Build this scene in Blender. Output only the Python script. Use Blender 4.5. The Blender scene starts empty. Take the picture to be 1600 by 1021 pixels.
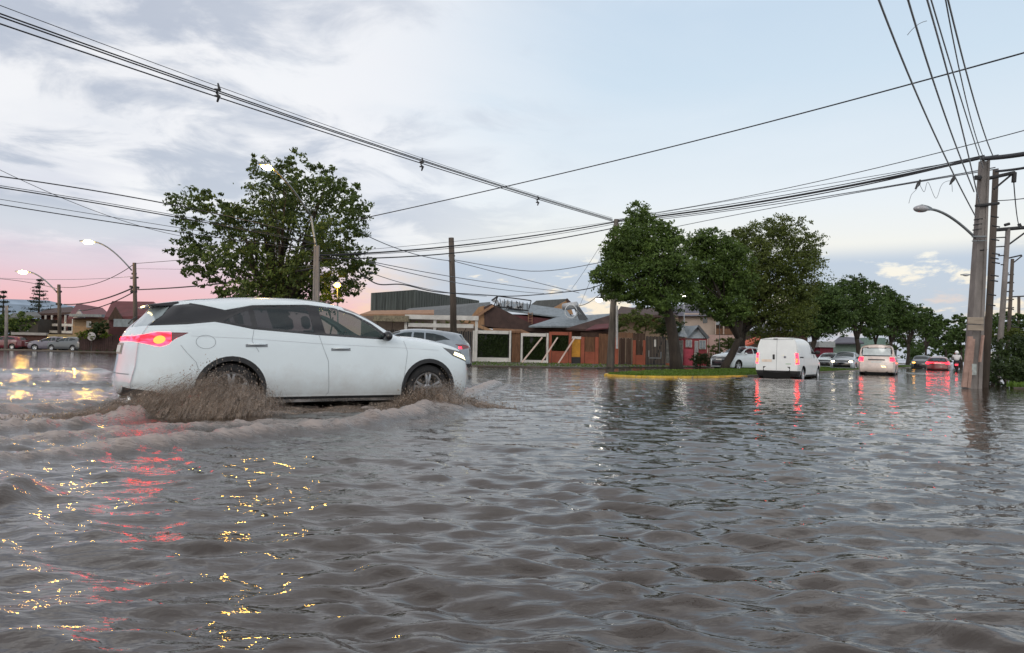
import bpy, bmesh, math, random
import numpy as np
from mathutils import Vector, Matrix
from mathutils.bvhtree import BVHTree
random.seed(7); RNG = np.random.default_rng(11)
SC = bpy.context.scene; COL = SC.collection
PI = math.pi
# ------------------------------------------------------------------ camera model
FPX, CZ, HY, SL = 1100.0, 0.85, 550.0, 0.0204
_roll = math.atan(SL); _pitch = math.atan((HY-510.5)/FPX*math.cos(_roll))
CF = np.array([0, math.cos(_pitch), math.sin(_pitch)]); _R0 = np.array([1., 0, 0]); _U0 = np.cross(_R0, CF)
CR = _R0*math.cos(_roll)+_U0*math.sin(_roll); CU = -_R0*math.sin(_roll)+_U0*math.cos(_roll)
CO = np.array([0, 0, CZ])
def ray(px, py): return CF*FPX+CR*(px-800)-CU*(py-510.5)
def P(px, py, Y):                       # world point seen at a photo pixel, at distance Y
    d = ray(px, py); return CO+d*(Y/d[1])
def G(px, py, z=0.0):                   # world point on a level plane
    d = ray(px, py); return CO+d*((z-CZ)/d[2])
def hor(px): return HY+SL*(px-800)
# ------------------------------------------------------------------ materials
MATS = {}
def nt(name):
    m = bpy.data.materials.new(name); m.use_nodes = True
    n = m.node_tree.nodes; l = m.node_tree.links
    return m, n, l, n['Principled BSDF']
def mat(name, col, rough=0.7, metal=0.0, var=0.18, scale=3.0, bump=0.0, bscale=30.0, coat=0.0, emit=None, estr=0.0, island=0.0, stretch=None, spec=0.5):
    if name in MATS: return MATS[name]
    m, n, l, b = nt(name)
    b.inputs['Roughness'].default_value = rough; b.inputs['Metallic'].default_value = metal
    b.inputs['Coat Weight'].default_value = coat; b.inputs['Coat Roughness'].default_value = 0.06
    b.inputs['Specular IOR Level'].default_value = spec
    tc = n.new('ShaderNodeTexCoord'); src = tc.outputs['Object']
    if stretch:
        mp = n.new('ShaderNodeMapping'); mp.inputs['Scale'].default_value = stretch
        l.new(src, mp.inputs['Vector']); src = mp.outputs['Vector']
    nz = n.new('ShaderNodeTexNoise'); nz.inputs['Scale'].default_value = scale; nz.inputs['Detail'].default_value = 6
    nz.inputs['Roughness'].default_value = 0.65
    l.new(src, nz.inputs['Vector'])
    hs = n.new('ShaderNodeHueSaturation'); hs.inputs['Color'].default_value = (*col, 1)
    mr = n.new('ShaderNodeMapRange'); mr.inputs['From Min'].default_value = 0.3; mr.inputs['From Max'].default_value = 0.7
    mr.inputs['To Min'].default_value = 1-var; mr.inputs['To Max'].default_value = 1+var
    l.new(nz.outputs['Fac'], mr.inputs['Value']); last = mr.outputs['Result']
    if island:
        ge = n.new('ShaderNodeNewGeometry'); m2 = n.new('ShaderNodeMapRange')
        m2.inputs['To Min'].default_value = 1-island; m2.inputs['To Max'].default_value = 1+island
        l.new(ge.outputs['Random Per Island'], m2.inputs['Value'])
        mu = n.new('ShaderNodeMath'); mu.operation = 'MULTIPLY'
        l.new(last, mu.inputs[0]); l.new(m2.outputs['Result'], mu.inputs[1]); last = mu.outputs[0]
    l.new(last, hs.inputs['Value']); l.new(hs.outputs['Color'], b.inputs['Base Color'])
    if bump:
        nb = n.new('ShaderNodeTexNoise'); nb.inputs['Scale'].default_value = bscale; nb.inputs['Detail'].default_value = 5
        l.new(src, nb.inputs['Vector'])
        bp = n.new('ShaderNodeBump'); bp.inputs['Strength'].default_value = bump; bp.inputs['Distance'].default_value = 0.02
        l.new(nb.outputs['Fac'], bp.inputs['Height']); l.new(bp.outputs['Normal'], b.inputs['Normal'])
    if emit:
        b.inputs['Emission Color'].default_value = (*emit, 1); b.inputs['Emission Strength'].default_value = estr
    MATS[name] = m; return m
def leafmat(name, c1, c2, trans=0.25):
    if name in MATS: return MATS[name]
    m, n, l, b = nt(name)
    ge = n.new('ShaderNodeNewGeometry'); rp = n.new('ShaderNodeValToRGB')
    rp.color_ramp.elements[0].color = (*c1, 1); rp.color_ramp.elements[1].color = (*c2, 1)
    e = rp.color_ramp.elements.new(0.75); e.color = tuple(0.5*(a+c) for a, c in zip(c1, c2))+(1,)
    nz = n.new('ShaderNodeTexNoise'); nz.inputs['Scale'].default_value = 0.9; nz.inputs['Detail'].default_value = 3
    tc = n.new('ShaderNodeTexCoord'); l.new(tc.outputs['Object'], nz.inputs['Vector'])
    ad = n.new('ShaderNodeMath'); ad.operation = 'MULTIPLY_ADD'; ad.inputs[1].default_value = 0.55
    mr = n.new('ShaderNodeMapRange'); mr.inputs['From Min'].default_value = .35; mr.inputs['From Max'].default_value = .65
    mr.inputs['To Max'].default_value = 0.45
    l.new(nz.outputs['Fac'], mr.inputs['Value']); l.new(ge.outputs['Random Per Island'], ad.inputs[0]); l.new(mr.outputs['Result'], ad.inputs[2])
    l.new(ad.outputs[0], rp.inputs['Fac']); l.new(rp.outputs['Color'], b.inputs['Base Color'])
    b.inputs['Roughness'].default_value = 0.55; b.inputs['Specular IOR Level'].default_value = 0.3
    tr = n.new('ShaderNodeBsdfTranslucent'); l.new(rp.outputs['Color'], tr.inputs['Color'])
    mx = n.new('ShaderNodeMixShader'); mx.inputs[0].default_value = trans
    l.new(b.outputs[0], mx.inputs[1]); l.new(tr.outputs[0], mx.inputs[2])
    l.new(mx.outputs[0], n['Material Output'].inputs['Surface'])
    MATS[name] = m; return m
def emis(name, col, s):
    if name in MATS: return MATS[name]
    m, n, l, b = nt(name)
    b.inputs['Base Color'].default_value = (*[min(1, c) for c in col], 1)
    b.inputs['Emission Color'].default_value = (*col, 1); b.inputs['Emission Strength'].default_value = s
    MATS[name] = m; return m
def glass(name, col, rough=0.04):
    if name in MATS: return MATS[name]
    m = mat(name, col, rough=rough, var=.3, scale=1.6, coat=0.6, spec=.55)
    return m
# ------------------------------------------------------------------ object helpers
def wloc(o):
    v = Vector((0, 0, 0))
    while o is not None: v = v+o.location; o = o.parent
    return v
def tag(o, label=None, cat=None, group=None, kind=None):
    if label: o['label'] = label
    if cat: o['category'] = cat
    if group: o['group'] = group
    if kind: o['kind'] = kind
    return o
def thing(name, label, cat, loc, rz=0, group=None):
    o = bpy.data.objects.new(name, None); COL.objects.link(o); o.empty_display_size = .3
    o.location = loc; o.rotation_euler = (0, 0, rz); return tag(o, label, cat, group)
def link(name, me, m, parent=None, local=False, smooth=False):
    o = bpy.data.objects.new(name, me); COL.objects.link(o)
    for x in (m if isinstance(m, (list, tuple)) else [m]): me.materials.append(x)
    if smooth: me.polygons.foreach_set('use_smooth', [True]*len(me.polygons))
    if parent is not None:
        if not local: o.location = -wloc(parent)
        o.parent = parent
    return o
def npmesh(V, F):
    V = np.asarray(V, dtype=np.float32); F = np.asarray(F, dtype=np.int32)
    me = bpy.data.meshes.new('m'); k = F.shape[1]
    me.vertices.add(len(V)); me.vertices.foreach_set('co', V.ravel())
    me.loops.add(F.size); me.loops.foreach_set('vertex_index', F.ravel())
    me.polygons.add(len(F)); me.polygons.foreach_set('loop_start', np.arange(0, F.size, k, dtype=np.int32))
    me.polygons.foreach_set('loop_total', np.full(len(F), k, dtype=np.int32))
    me.update(calc_edges=True); return me
class MB:
    def __init__(s): s.v = []; s.f = []
    def add(s, vs, fs):
        b = len(s.v); s.v += [tuple(map(float, p)) for p in vs]; s.f += [tuple(i+b for i in f) for f in fs]; return s
    def box(s, x0, x1, y0, y1, z0, z1):
        return s.hexa([(x0, y0, z0), (x1, y0, z0), (x1, y1, z0), (x0, y1, z0)], [(x0, y0, z1), (x1, y0, z1), (x1, y1, z1), (x0, y1, z1)])
    def hexa(s, a, b):
        return s.add(list(a)+list(b), [(3, 2, 1, 0), (4, 5, 6, 7), (0, 1, 5, 4), (1, 2, 6, 5), (2, 3, 7, 6), (3, 0, 4, 7)])
    def prism(s, pts, d):               # closed polygon pts (3-D) extruded by vector d
        n = len(pts); q = [tuple(Vector(p)+Vector(d)) for p in pts]
        return s.add(list(pts)+q, [tuple(range(n))[::-1], tuple(range(n, 2*n))]+[(i, (i+1) % n, n+(i+1) % n, n+i) for i in range(n)])
    def tube(s, path, rad, n=8, cap=True):
        path = [Vector(p) for p in path]; m = len(path)
        if not hasattr(rad, '__len__'): rad = [rad]*m
        vs = []; up0 = Vector((0.123, 0.31, 1)).normalized()
        for i, p in enumerate(path):
            t = (path[min(i+1, m-1)]-path[max(i-1, 0)]).normalized()
            a = t.cross(up0);
            if a.length < .05: a = t.cross(Vector((1, 0, 0)))
            a.normalize(); b = t.cross(a)
            for k in range(n):
                w = 2*PI*k/n; vs.append(p+(a*math.cos(w)+b*math.sin(w))*rad[i])
        fs = [(i*n+k, i*n+(k+1) % n, (i+1)*n+(k+1) % n, (i+1)*n+k) for i in range(m-1) for k in range(n)]
        if cap: fs += [tuple(range(n))[::-1], tuple((m-1)*n+k for k in range(n))]
        return s.add(vs, fs)
    def ball(s, c, rx, ry=None, rz=None, n=12, m=8):
        ry = ry or rx; rz = rz or rx; vs = []; fs = []
        for i in range(m+1):
            t = PI*i/m
            for k in range(n):
                w = 2*PI*k/n; vs.append((c[0]+rx*math.sin(t)*math.cos(w), c[1]+ry*math.sin(t)*math.sin(w), c[2]+rz*math.cos(t)))
        for i in range(m):
            for k in range(n): fs.append((i*n+k, (i+1)*n+k, (i+1)*n+(k+1) % n, i*n+(k+1) % n))
        return s.add(vs, fs)
    def lathe(s, prof, c, axis='y', n=32):   # prof: (r, h)
        vs = []
        for r, h in prof:
            for k in range(n):
                w = 2*PI*k/n; a, b = r*math.cos(w), r*math.sin(w)
                vs.append((c[0]+a, c[1]+h, c[2]+b) if axis == 'y' else (c[0]+a, c[1]+b, c[2]+h) if axis == 'z' else (c[0]+h, c[1]+a, c[2]+b))
        m = len(prof)
        return s.add(vs, [(i*n+k, i*n+(k+1) % n, (i+1)*n+(k+1) % n, (i+1)*n+k) for i in range(m-1) for k in range(n)])
    def build(s, name, m, parent=None, local=False, smooth=False, bevel=0):
        me = bpy.data.meshes.new(name); me.from_pydata(s.v, [], s.f); me.update()
        bm = bmesh.new(); bm.from_mesh(me); bmesh.ops.recalc_face_normals(bm, faces=bm.faces)
        if bevel:
            bmesh.ops.bevel(bm, geom=list(bm.edges), offset=bevel, segments=1, affect='EDGES', clamp_overlap=True)
        bm.to_mesh(me); bm.free()
        return link(name, me, m, parent, local, smooth)
# ------------------------------------------------------------------ noise
def _h(ix, iy, sd): 
    n = (ix.astype(np.int64)*374761393+iy.astype(np.int64)*668265263+sd*69069) & 0x7fffffff
    n = ((n ^ (n >> 13))*1274126177) & 0x7fffffff
    return ((n ^ (n >> 16)) & 0xffff)/65535.0
def vnoise(x, y, sd=0):
    ix = np.floor(x); iy = np.floor(y); fx = x-ix; fy = y-iy
    fx = fx*fx*(3-2*fx); fy = fy*fy*(3-2*fy)
    a = _h(ix, iy, sd); b = _h(ix+1, iy, sd); c = _h(ix, iy+1, sd); d = _h(ix+1, iy+1, sd)
    return (a*(1-fx)+b*fx)*(1-fy)+(c*(1-fx)+d*fx)*fy
def fbm(x, y, o=4, sd=0):
    s = 0; a = .5
    for i in range(o): s = s+a*vnoise(x*2**i+17.3*i, y*2**i-9.1*i, sd+i); a *= .5
    return s/(1-.5**o)
def sstep(a, b, x): t = np.clip((x-a)/(b-a), 0, 1); return t*t*(3-2*t)
# ------------------------------------------------------------------ SUV pose
ST = math.radians(34); SU = np.array([math.cos(ST), math.sin(ST), 0]); SN = np.array([-math.sin(ST), math.cos(ST), 0])
SO = np.array([-3.1, 10.5, -0.08])+SU*0.2
# ------------------------------------------------------------------ world sky
def build_world():
    w = bpy.data.worlds.new('World'); SC.world = w; w.use_nodes = True
    n = w.node_tree.nodes; l = w.node_tree.links; bg = n['Background']
    def nd(t, **k):
        x = n.new(t)
        for a, v in k.items(): setattr(x, a, v)
        return x
    def con(x, s):
        if isinstance(x, (int, float)): s.default_value = x
        elif isinstance(x, tuple): s.default_value = x if len(x) == len(s.default_value) else (*x, 1)
        else: l.new(x, s)
    def M(op, a, b=0.0, c=0.0):
        x = nd('ShaderNodeMath', operation=op); con(a, x.inputs[0]); con(b, x.inputs[1]); con(c, x.inputs[2]); return x.outputs[0]
    def MR(v, a, b, c=0.0, d=1.0, sm=True):
        x = nd('ShaderNodeMapRange', interpolation_type='SMOOTHSTEP' if sm else 'LINEAR')
        con(v, x.inputs[0]); con(a, x.inputs[1]); con(b, x.inputs[2]); con(c, x.inputs[3]); con(d, x.inputs[4]); return x.outputs[0]
    def MIX(f, a, b, mode='MIX'):
        x = nd('ShaderNodeMixRGB', blend_type=mode); con(f, x.inputs[0]); con(a, x.inputs[1]); con(b, x.inputs[2]); return x.outputs[0]
    def ramp(v, st):
        x = nd('ShaderNodeValToRGB'); cr = x.color_ramp
        while len(cr.elements) < len(st): cr.elements.new(0.5)
        for e, (p, c) in zip(cr.elements, st):
            e.position = p; e.color = tuple(((q/255)/12.92 if q/255 < .04 else ((q/255+.055)/1.055)**2.4) for q in c)+(1,)
        l.new(v, x.inputs[0]); return x.outputs[0]
    def noise(vec, sc, det=5, ro=.55, dist=0.0):
        x = nd('ShaderNodeTexNoise'); con(vec, x.inputs['Vector']); x.inputs['Scale'].default_value = sc
        x.inputs['Detail'].default_value = det; x.inputs['Roughness'].default_value = ro; x.inputs['Distortion'].default_value = dist
        return x.outputs['Fac']
    tc = nd('ShaderNodeTexCoord'); sp = nd('ShaderNodeSeparateXYZ'); l.new(tc.outputs['Generated'], sp.inputs[0])
    X, Y, Z = sp.outputs
    el = M('MULTIPLY', M('ARCSINE', Z), 180/PI)                 # degrees
    az = M('MULTIPLY', M('ARCTAN2', X, Y), 180/PI)              # degrees, 0 ahead, + right
    e01 = M('DIVIDE', el, 40.0)
    right = ramp(e01, [(0.0, (243, 222, 200)), (.08, (245, 228, 205)), (.17, (240, 234, 222)), (.30, (225, 230, 234)), (.52, (202, 218, 231)), (.75, (188, 207, 226)), (1.0, (172, 194, 218))])
    left = ramp(e01, [(0.0, (232, 166, 178)), (.07, (238, 182, 188)), (.13, (224, 195, 208)), (.21, (212, 212, 223)), (.40, (220, 223, 230)), (.70, (212, 220, 230)), (1.0, (190, 206, 224))])
    base = MIX(MR(az, -16.0, -2.0), left, right)
    # plane-projected clouds
    dv = M('ADD', M('MAXIMUM', Z, 0.0), 0.10)
    cb = nd('ShaderNodeCombineXYZ'); l.new(M('DIVIDE', X, dv), cb.inputs[0]); l.new(M('DIVIDE', Y, dv), cb.inputs[1]); cb.inputs[2].default_value = 3.7
    n1 = noise(cb.outputs[0], 0.75, 7, .55, .6); n2 = noise(cb.outputs[0], 2.1, 7, .6, .5); n3 = noise(cb.outputs[0], .62, 5, .5, .3)
    lm = M('MULTIPLY', MR(az, 12.0, -20.0), MR(el, 4.0, 11.0))
    wh = M('MULTIPLY', MR(M('ADD', n1, M('MULTIPLY', n3, .3)), .50, .72), lm)
    base = MIX(wh, base, (0.88, 0.87, 0.88))
    dk = M('MULTIPLY', MR(M('ADD', M('MULTIPLY', n2, .5), M('MULTIPLY', n3, .62)), .515, .625), M('MULTIPLY', lm, .9))
    base = MIX(dk, base, (0.44, 0.48, 0.57))
    dk2 = M('MULTIPLY', MR(n3, .55, .70), M('MULTIPLY', MR(el, 5.0, 15.0), .22))
    base = MIX(dk2, base, (0.80, 0.84, 0.88))
    # faint high veil on the right
    ve = M('MULTIPLY', MR(n1, .45, .75), M('MULTIPLY', MR(el, 3.0, 14.0), .30))
    base = MIX(ve, base, (0.80, 0.84, 0.88))
    # low cloud bank near the horizon, flat based, cumulus tops
    cc = nd('ShaderNodeCombineXYZ'); l.new(M('MULTIPLY', az, .09), cc.inputs[0]); l.new(M('MULTIPLY', el, .26), cc.inputs[1])
    b1 = noise(cc.outputs[0], 1.5, 8, .6, .25); b2 = noise(cc.outputs[0], 4.2, 5, .6, .2)
    bank = M('MULTIPLY', M('MULTIPLY', MR(M('ADD', M('MULTIPLY', b1, .85), M('MULTIPLY', b2, .15)), .385, .45), MR(el, 8.6, 6.9)), MR(az, -13.0, -4.0))
    glow = M('MULTIPLY', M('MULTIPLY', MR(b2, .40, .62), MR(el, 8.5, 4.0)), M('MULTIPLY', MR(az, -17.0, -8.0), MR(az, 9.0, 1.0)))
    base = MIX(M('MULTIPLY', glow, .6), base, (0.96, 0.66, 0.38))
    base = MIX(M('MULTIPLY', bank, .85), base, (0.41, 0.49, 0.63))
    yl = M('MULTIPLY', MR(b1, .52, .62), M('MULTIPLY', MR(el, 7.0, 3.0), MR(az, 22.0, 28.0)))
    base = MIX(M('MULTIPLY', yl, .55), base, (0.90, 0.62, 0.46))
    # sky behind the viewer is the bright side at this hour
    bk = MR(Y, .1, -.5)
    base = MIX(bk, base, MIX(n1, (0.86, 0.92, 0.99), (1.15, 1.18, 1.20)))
    up = MR(el, 25.0, 34.0); base = MIX(up, base, MIX(MR(n2, .40, .60), (0.66, 0.66, 0.69), (1.10, 1.09, 1.09)))  # unseen overhead sky, cloud brightness shaped for what the water reflects
    zen = MR(el, 44.0, 75.0); base = MIX(zen, base, MIX(MR(n1, .40, .60), (0.50, 0.50, 0.52), (0.78, 0.78, 0.80)))  # unseen zenith, darkened so steep wave faces reflect less
    sk = nd('ShaderNodeTexSky', sky_type='NISHITA'); sk.sun_disc = False
    sk.sun_elevation = math.radians(14); sk.sun_rotation = math.radians(200); sk.dust_density = 2
    mu = MIX(1.0, sk.outputs['Color'], (0.02, 0.02, 0.02), 'MULTIPLY')
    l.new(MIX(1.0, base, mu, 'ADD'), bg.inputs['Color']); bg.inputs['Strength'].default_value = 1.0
    # soft low light from behind the camera
    sd = bpy.data.lights.new('Sun', 'SUN'); sd.energy = 0.5; sd.angle = math.radians(20); sd.color = (1, .95, .9)
    so = bpy.data.objects.new('Sun', sd); COL.objects.link(so); so['kind'] = 'helper'
    d = Vector((math.sin(math.radians(200))*math.cos(.45), math.cos(math.radians(200))*math.cos(.45), math.sin(.45)))
    so.rotation_euler = d.to_track_quat('Z', 'Y').to_euler()
build_world()
cd = bpy.data.cameras.new('Camera'); cam = bpy.data.objects.new('Camera', cd); COL.objects.link(cam)
cd.sensor_width = 36; cd.lens = FPX/1600*36; cd.clip_end = 4000; cd.clip_start = .05
mw = Matrix.Identity(4)
for i in range(3): mw[i][0] = CR[i]; mw[i][1] = CU[i]; mw[i][2] = -CF[i]
mw[0][3], mw[1][3], mw[2][3] = CO; cam.matrix_world = mw; SC.camera = cam
SC.view_settings.view_transform = 'Standard'; SC.view_settings.look = 'None'; SC.view_settings.gamma = 1; SC.view_settings.exposure = 0
try: SC.cycles.max_bounces = 6; SC.cycles.use_denoising = True; SC.cycles.sample_clamp_indirect = 40
except Exception: pass
# ------------------------------------------------------------------ ground and water
soil = mat('wet_soil', (.075, .06, .048), rough=.8, var=.5, scale=1.2, bump=.6, bscale=9)
grassm = leafmat('grass_blades', (.050, .100, .014), (.17, .27, .040), .3)
g = MB().add([(-900, -900, -.35), (900, -900, -.35), (900, 1500, -.35), (-900, 1500, -.35)], [(0, 1, 2, 3)]).build('ground', soil)
tag(g, kind='structure')
def slab(name, pts, z, m, kind='structure', zb=-.3):
    o = MB().prism([(x, y, zb) for x, y in pts], (0, 0, z-zb)).build(name, m); o['kind'] = kind; return o
slab('pavement', [(-160, 70), (-34, 66), (-24, 51), (-10, 46), (-4.5, 39), (4.8, 39.5), (7.5, 45), (14.2, 50.5), (19.5, 58), (92, 162), (92, 240), (-160, 240)], .06, soil)
slab('verge', [(15.9, 22.3), (60, 22.3), (200, 180), (200, 240), (168, 240)], .05, soil)

def water():
    nr, nf = 620, 900
    r = 1.0*np.exp(np.linspace(0, math.log(130), nr)); r = np.concatenate([[.02, .4, .7], r, 130*np.exp(np.linspace(0.05, math.log(7), 26))])
    th = np.concatenate([np.linspace(-50, 50, nf), np.linspace(50, 310, 110)[1:-1]])*PI/180
    R, T = np.meshgrid(r, th, indexing='ij'); X = R*np.sin(T); Y = R*np.cos(T)
    spc = np.maximum(R*.0066, R*.0022)+.004; spc = np.where(R > 125, R*.08, spc); spc = np.where(np.abs(T-PI) < PI-.9, R*.045, spc)
    rg = np.random.default_rng(5); H = np.zeros_like(X)
    wx = X+.35*(fbm(X*.6, Y*.6, 3, 3)-.5)+.05*(fbm(X*3, Y*3, 2, 5)-.5); wy = Y+.35*(fbm(X*.6+40, Y*.6, 3, 9)-.5)+.05*(fbm(X*3+9, Y*3, 2, 8)-.5)
    patch = .45+1.1*fbm(X*.35, Y*.5, 3, 21)
    for i in range(54):
        lam = .08*(14**(i/53.)); k = 2*PI/lam
        a = rg.normal(0, .42)+.20; kx, ky = k*math.sin(a), k*math.cos(a)
        sl = .012+.040*math.exp(-(math.log(lam/.23)/.62)**2/2); amp = sl/k
        att = sstep(2.2, 5.0, lam/spc)
        ph = kx*wx+ky*wy+rg.uniform(0, 6.28); s = np.sin(ph)
        H += amp*att*(s+.28*np.cos(2*ph))
    H *= patch*(1-.5*sstep(4.5, 13, R))
    # wave trains running over the flow in front of the camera
    q = sstep(.42, .62, fbm(X*.45+5, Y*.9, 3, 33)); rid = 1-np.abs(2*fbm(X*1.1+7, Y*3.0, 3, 40)-1); rid2 = 1-np.abs(2*fbm(X*3+1, Y*8.0, 3, 47)-1)
    H += (q*.013*(rid**3-.35)+.009*(rid2**3-.4))*sstep(30, 8, R)
    foam = np.zeros_like(X)
    # outer bow wave of the car: crest line traced on the water
    def ridge(pix, h, wid, f, sd, rough=.5, z=0.0):
        nonlocal H, foam
        pts = np.array([G(px, py, z)[:2] for px, py in pix]); best = np.full(X.shape, 1e9); tt = np.zeros_like(X); side = np.zeros_like(X); acc = 0
        m = (X > pts[:, 0].min()-3) & (X < pts[:, 0].max()+3) & (Y > pts[:, 1].min()-3) & (Y < pts[:, 1].max()+3)
        x = X[m]; y = Y[m]; b = best[m]; t_ = tt[m]; sd_ = side[m]; tot = sum(np.hypot(*(pts[i+1]-pts[i])) for i in range(len(pts)-1))
        for i in range(len(pts)-1):
            a = pts[i]; d = pts[i+1]-a; L = np.hypot(*d); u = np.clip(((x-a[0])*d[0]+(y-a[1])*d[1])/L**2, 0, 1)
            ex = x-a[0]-u*d[0]; ey = y-a[1]-u*d[1]; dist = np.hypot(ex, ey); c = dist < b
            b = np.where(c, dist, b); t_ = np.where(c, (acc+u*L)/tot, t_); sd_ = np.where(c, np.sign(d[0]*ey-d[1]*ex), sd_); acc += L
        dn = b*sd_; n_ = fbm(x*2.2, y*2.2, 4, sd); n2 = fbm(x*7, y*7, 4, sd+3)
        dn = dn+.25*wid*(n_-.5)*2
        fade = sstep(0, .06, t_)*sstep(1.0, .9, t_)
        pr = np.exp(-(dn/wid)**2)*fade
        H[m] += h*pr*(.7+.7*n_)+rough*h*pr*(n2-.5)+rough*.35*h*pr*(fbm(x*17, y*17, 3, sd+9)-.5); foam[m] = np.maximum(foam[m], f*pr*(.45+1.1*n2))
    ridge([(775, 597), (735, 618), (640, 655), (520, 672), (400, 682), (280, 694), (140, 710), (-40, 728), (-300, 760)], .085, .22, .95, 60, 1.0)
    ridge([(800, 600), (755, 628), (660, 664), (540, 680)], .03, .2, .5, 64, 1.0)
    ridge([(720, 640), (560, 662), (420, 664), (260, 672), (60, 690), (-200, 712)], .05, .35, .8, 71, 1.6)
    ridge([(230, 655), (120, 668), (-60, 680), (-300, 700)], .10, .28, .9, 80, 1.3)
    ridge([(190, 632), (90, 640), (-60, 650), (-300, 668)], .085, .25, .5, 85, 1.0)
    ridge([(185, 606), (60, 604), (-80, 612), (-300, 620)], .10, .35, .35, 90, .8)
    ridge([(170, 580), (60, 582), (-80, 584), (-300, 590)], .10, .5, .25, 95, .7)
    ridge([(-60, 745), (10, 755), (25, 775), (-30, 800)], .07, .14, .2, 99, .5)
    # churned water beside and behind the car
    lx = (X-SO[0])*SU[0]+(Y-SO[1])*SU[1]; ly = (X-SO[0])*SN[0]+(Y-SO[1])*SN[1]
    ch = np.exp(-np.maximum(np.abs(ly)-1.3-np.maximum(0, -lx-2)*.25, 0)**2/.12)*sstep(2.9, 2.2, lx)*sstep(-14, -4, lx)
    tn = fbm(lx*2.4, ly*4.5, 5, 110)
    H += ch*.11*(tn-.45); foam = np.maximum(foam, ch*(.25+.95*sstep(.35, .68, tn))*.85)
    # van wakes
    for (px, py, rr) in ((1215, 592, 2.2), (1372, 582, 2.4)):
        c = G(px, py)[:2]; d = np.hypot(X-c[0], Y-c[1]); k = np.exp(-(np.maximum(d-rr, 0)/1.2)**2)
        tn2 = fbm(X*1.3, Y*1.3, 4, 130); H += k*.10*(tn2-.4); foam = np.maximum(foam, k*.6*sstep(.45, .7, tn2))
    H = np.clip(H, -.14, .3)
    V = np.stack([X, Y, H], -1).reshape(-1, 3); n0, n1 = R.shape
    i, j = np.meshgrid(np.arange(n0-1), np.arange(n1), indexing='ij'); j2 = (j+1) % n1
    F = np.stack([i*n1+j, (i+1)*n1+j, (i+1)*n1+j2, i*n1+j2], -1).reshape(-1, 4)[:, ::-1]
    me = npmesh(V, F)
    at = me.attributes.new('foam', 'FLOAT', 'POINT'); at.data.foreach_set('value', foam.ravel().astype(np.float32))
    m, n, l, b = nt('flood_water')
    a = n.new('ShaderNodeAttribute'); a.attribute_name = 'foam'
    tc = n.new('ShaderNodeTexCoord'); mp = n.new('ShaderNodeMapping'); mp.inputs['Scale'].default_value = (.9, 2.9, 1); l.new(tc.outputs['Object'], mp.inputs['Vector'])
    def NZ(s, d=4, v=mp): 
        x = n.new('ShaderNodeTexNoise'); x.inputs['Scale'].default_value = s; x.inputs['Detail'].default_value = d; x.inputs['Distortion'].default_value = .5; l.new(v.outputs[0], x.inputs['Vector']); return x
    def MT(op, p, q_, r_=None):
        x = n.new('ShaderNodeMath'); x.operation = op
        for s, k in zip((p, q_, r_), x.inputs):
            if s is None: continue
            if isinstance(s, (int, float)): k.default_value = s
            else: l.new(s, k)
        return x.outputs[0]
    na, nb, ncn, nd_ = NZ(1.1), NZ(3.2), NZ(9, 3), NZ(40, 4)
    h = MT('MULTIPLY_ADD', na.outputs[0], .075, MT('MULTIPLY_ADD', nb.outputs[0], .045, MT('MULTIPLY', ncn.outputs[0], .011)))
    h = MT('ADD', h, MT('MULTIPLY', MT('MULTIPLY', nd_.outputs[0], a.outputs['Fac']), .10))
    bp = n.new('ShaderNodeBump'); bp.inputs['Distance'].default_value = 1.0; bp.inputs['Strength'].default_value = .22
    l.new(h, bp.inputs['Height']); l.new(bp.outputs[0], b.inputs['Normal'])
    fm = n.new('ShaderNodeMapRange'); fm.inputs[1].default_value = .25; fm.inputs[2].default_value = 1.0
    fx = MT('MULTIPLY', a.outputs['Fac'], MT('MULTIPLY_ADD', NZ(14, 5).outputs[0], 1.6, .1)); l.new(fx, fm.inputs[0])
    mx = n.new('ShaderNodeMixRGB'); l.new(fm.outputs[0], mx.inputs[0]); mx.inputs[2].default_value = (.33, .27, .24, 1)
    mud = n.new('ShaderNodeMixRGB'); mud.inputs[1].default_value = (.018, .010, .005, 1); mud.inputs[2].default_value = (.032, .020, .012, 1)
    l.new(NZ(.35, 4).outputs[0], mud.inputs[0]); l.new(mud.outputs[0], mx.inputs[1]); l.new(mx.outputs[0], b.inputs['Base Color'])
    rr = n.new('ShaderNodeMapRange'); rr.inputs[3].default_value = .03; rr.inputs[4].default_value = .55; l.new(fm.outputs[0], rr.inputs[0]); l.new(rr.outputs[0], b.inputs['Roughness'])
    b.inputs['IOR'].default_value = 1.75
    o = link('water', me, m, smooth=True); o['kind'] = 'structure'
water()
# ================================================================== vehicles
white_paint = mat('white_paint', (.66, .735, .77), rough=.2, var=.03, scale=2, coat=1.0)
cream_paint = mat('van_paint', (.78, .80, .80), rough=.35, var=.05, scale=2, coat=.4)
silver_paint = mat('silver_paint', (.42, .46, .50), rough=.3, metal=.3, var=.05, coat=.6)
grey_paint = mat('grey_paint', (.10, .11, .12), rough=.3, metal=.2, var=.05, coat=.5)
red_paint = mat('red_paint', (.17, .018, .02), rough=.3, var=.05, coat=.6)
gloss_black = mat('gloss_black', (.010, .011, .014), rough=.12, var=.1, coat=.3)
plastic = mat('black_plastic', (.018, .018, .020), rough=.6, var=.25, scale=8)
tyre_m = mat('tyre_rubber', (.014, .014, .015), rough=.85, var=.3, scale=9)
alloy = mat('alloy', (.55, .57, .60), rough=.3, metal=.85, var=.08)
chrome = mat('chrome', (.75, .78, .80), rough=.18, metal=.9, var=.05)
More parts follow.
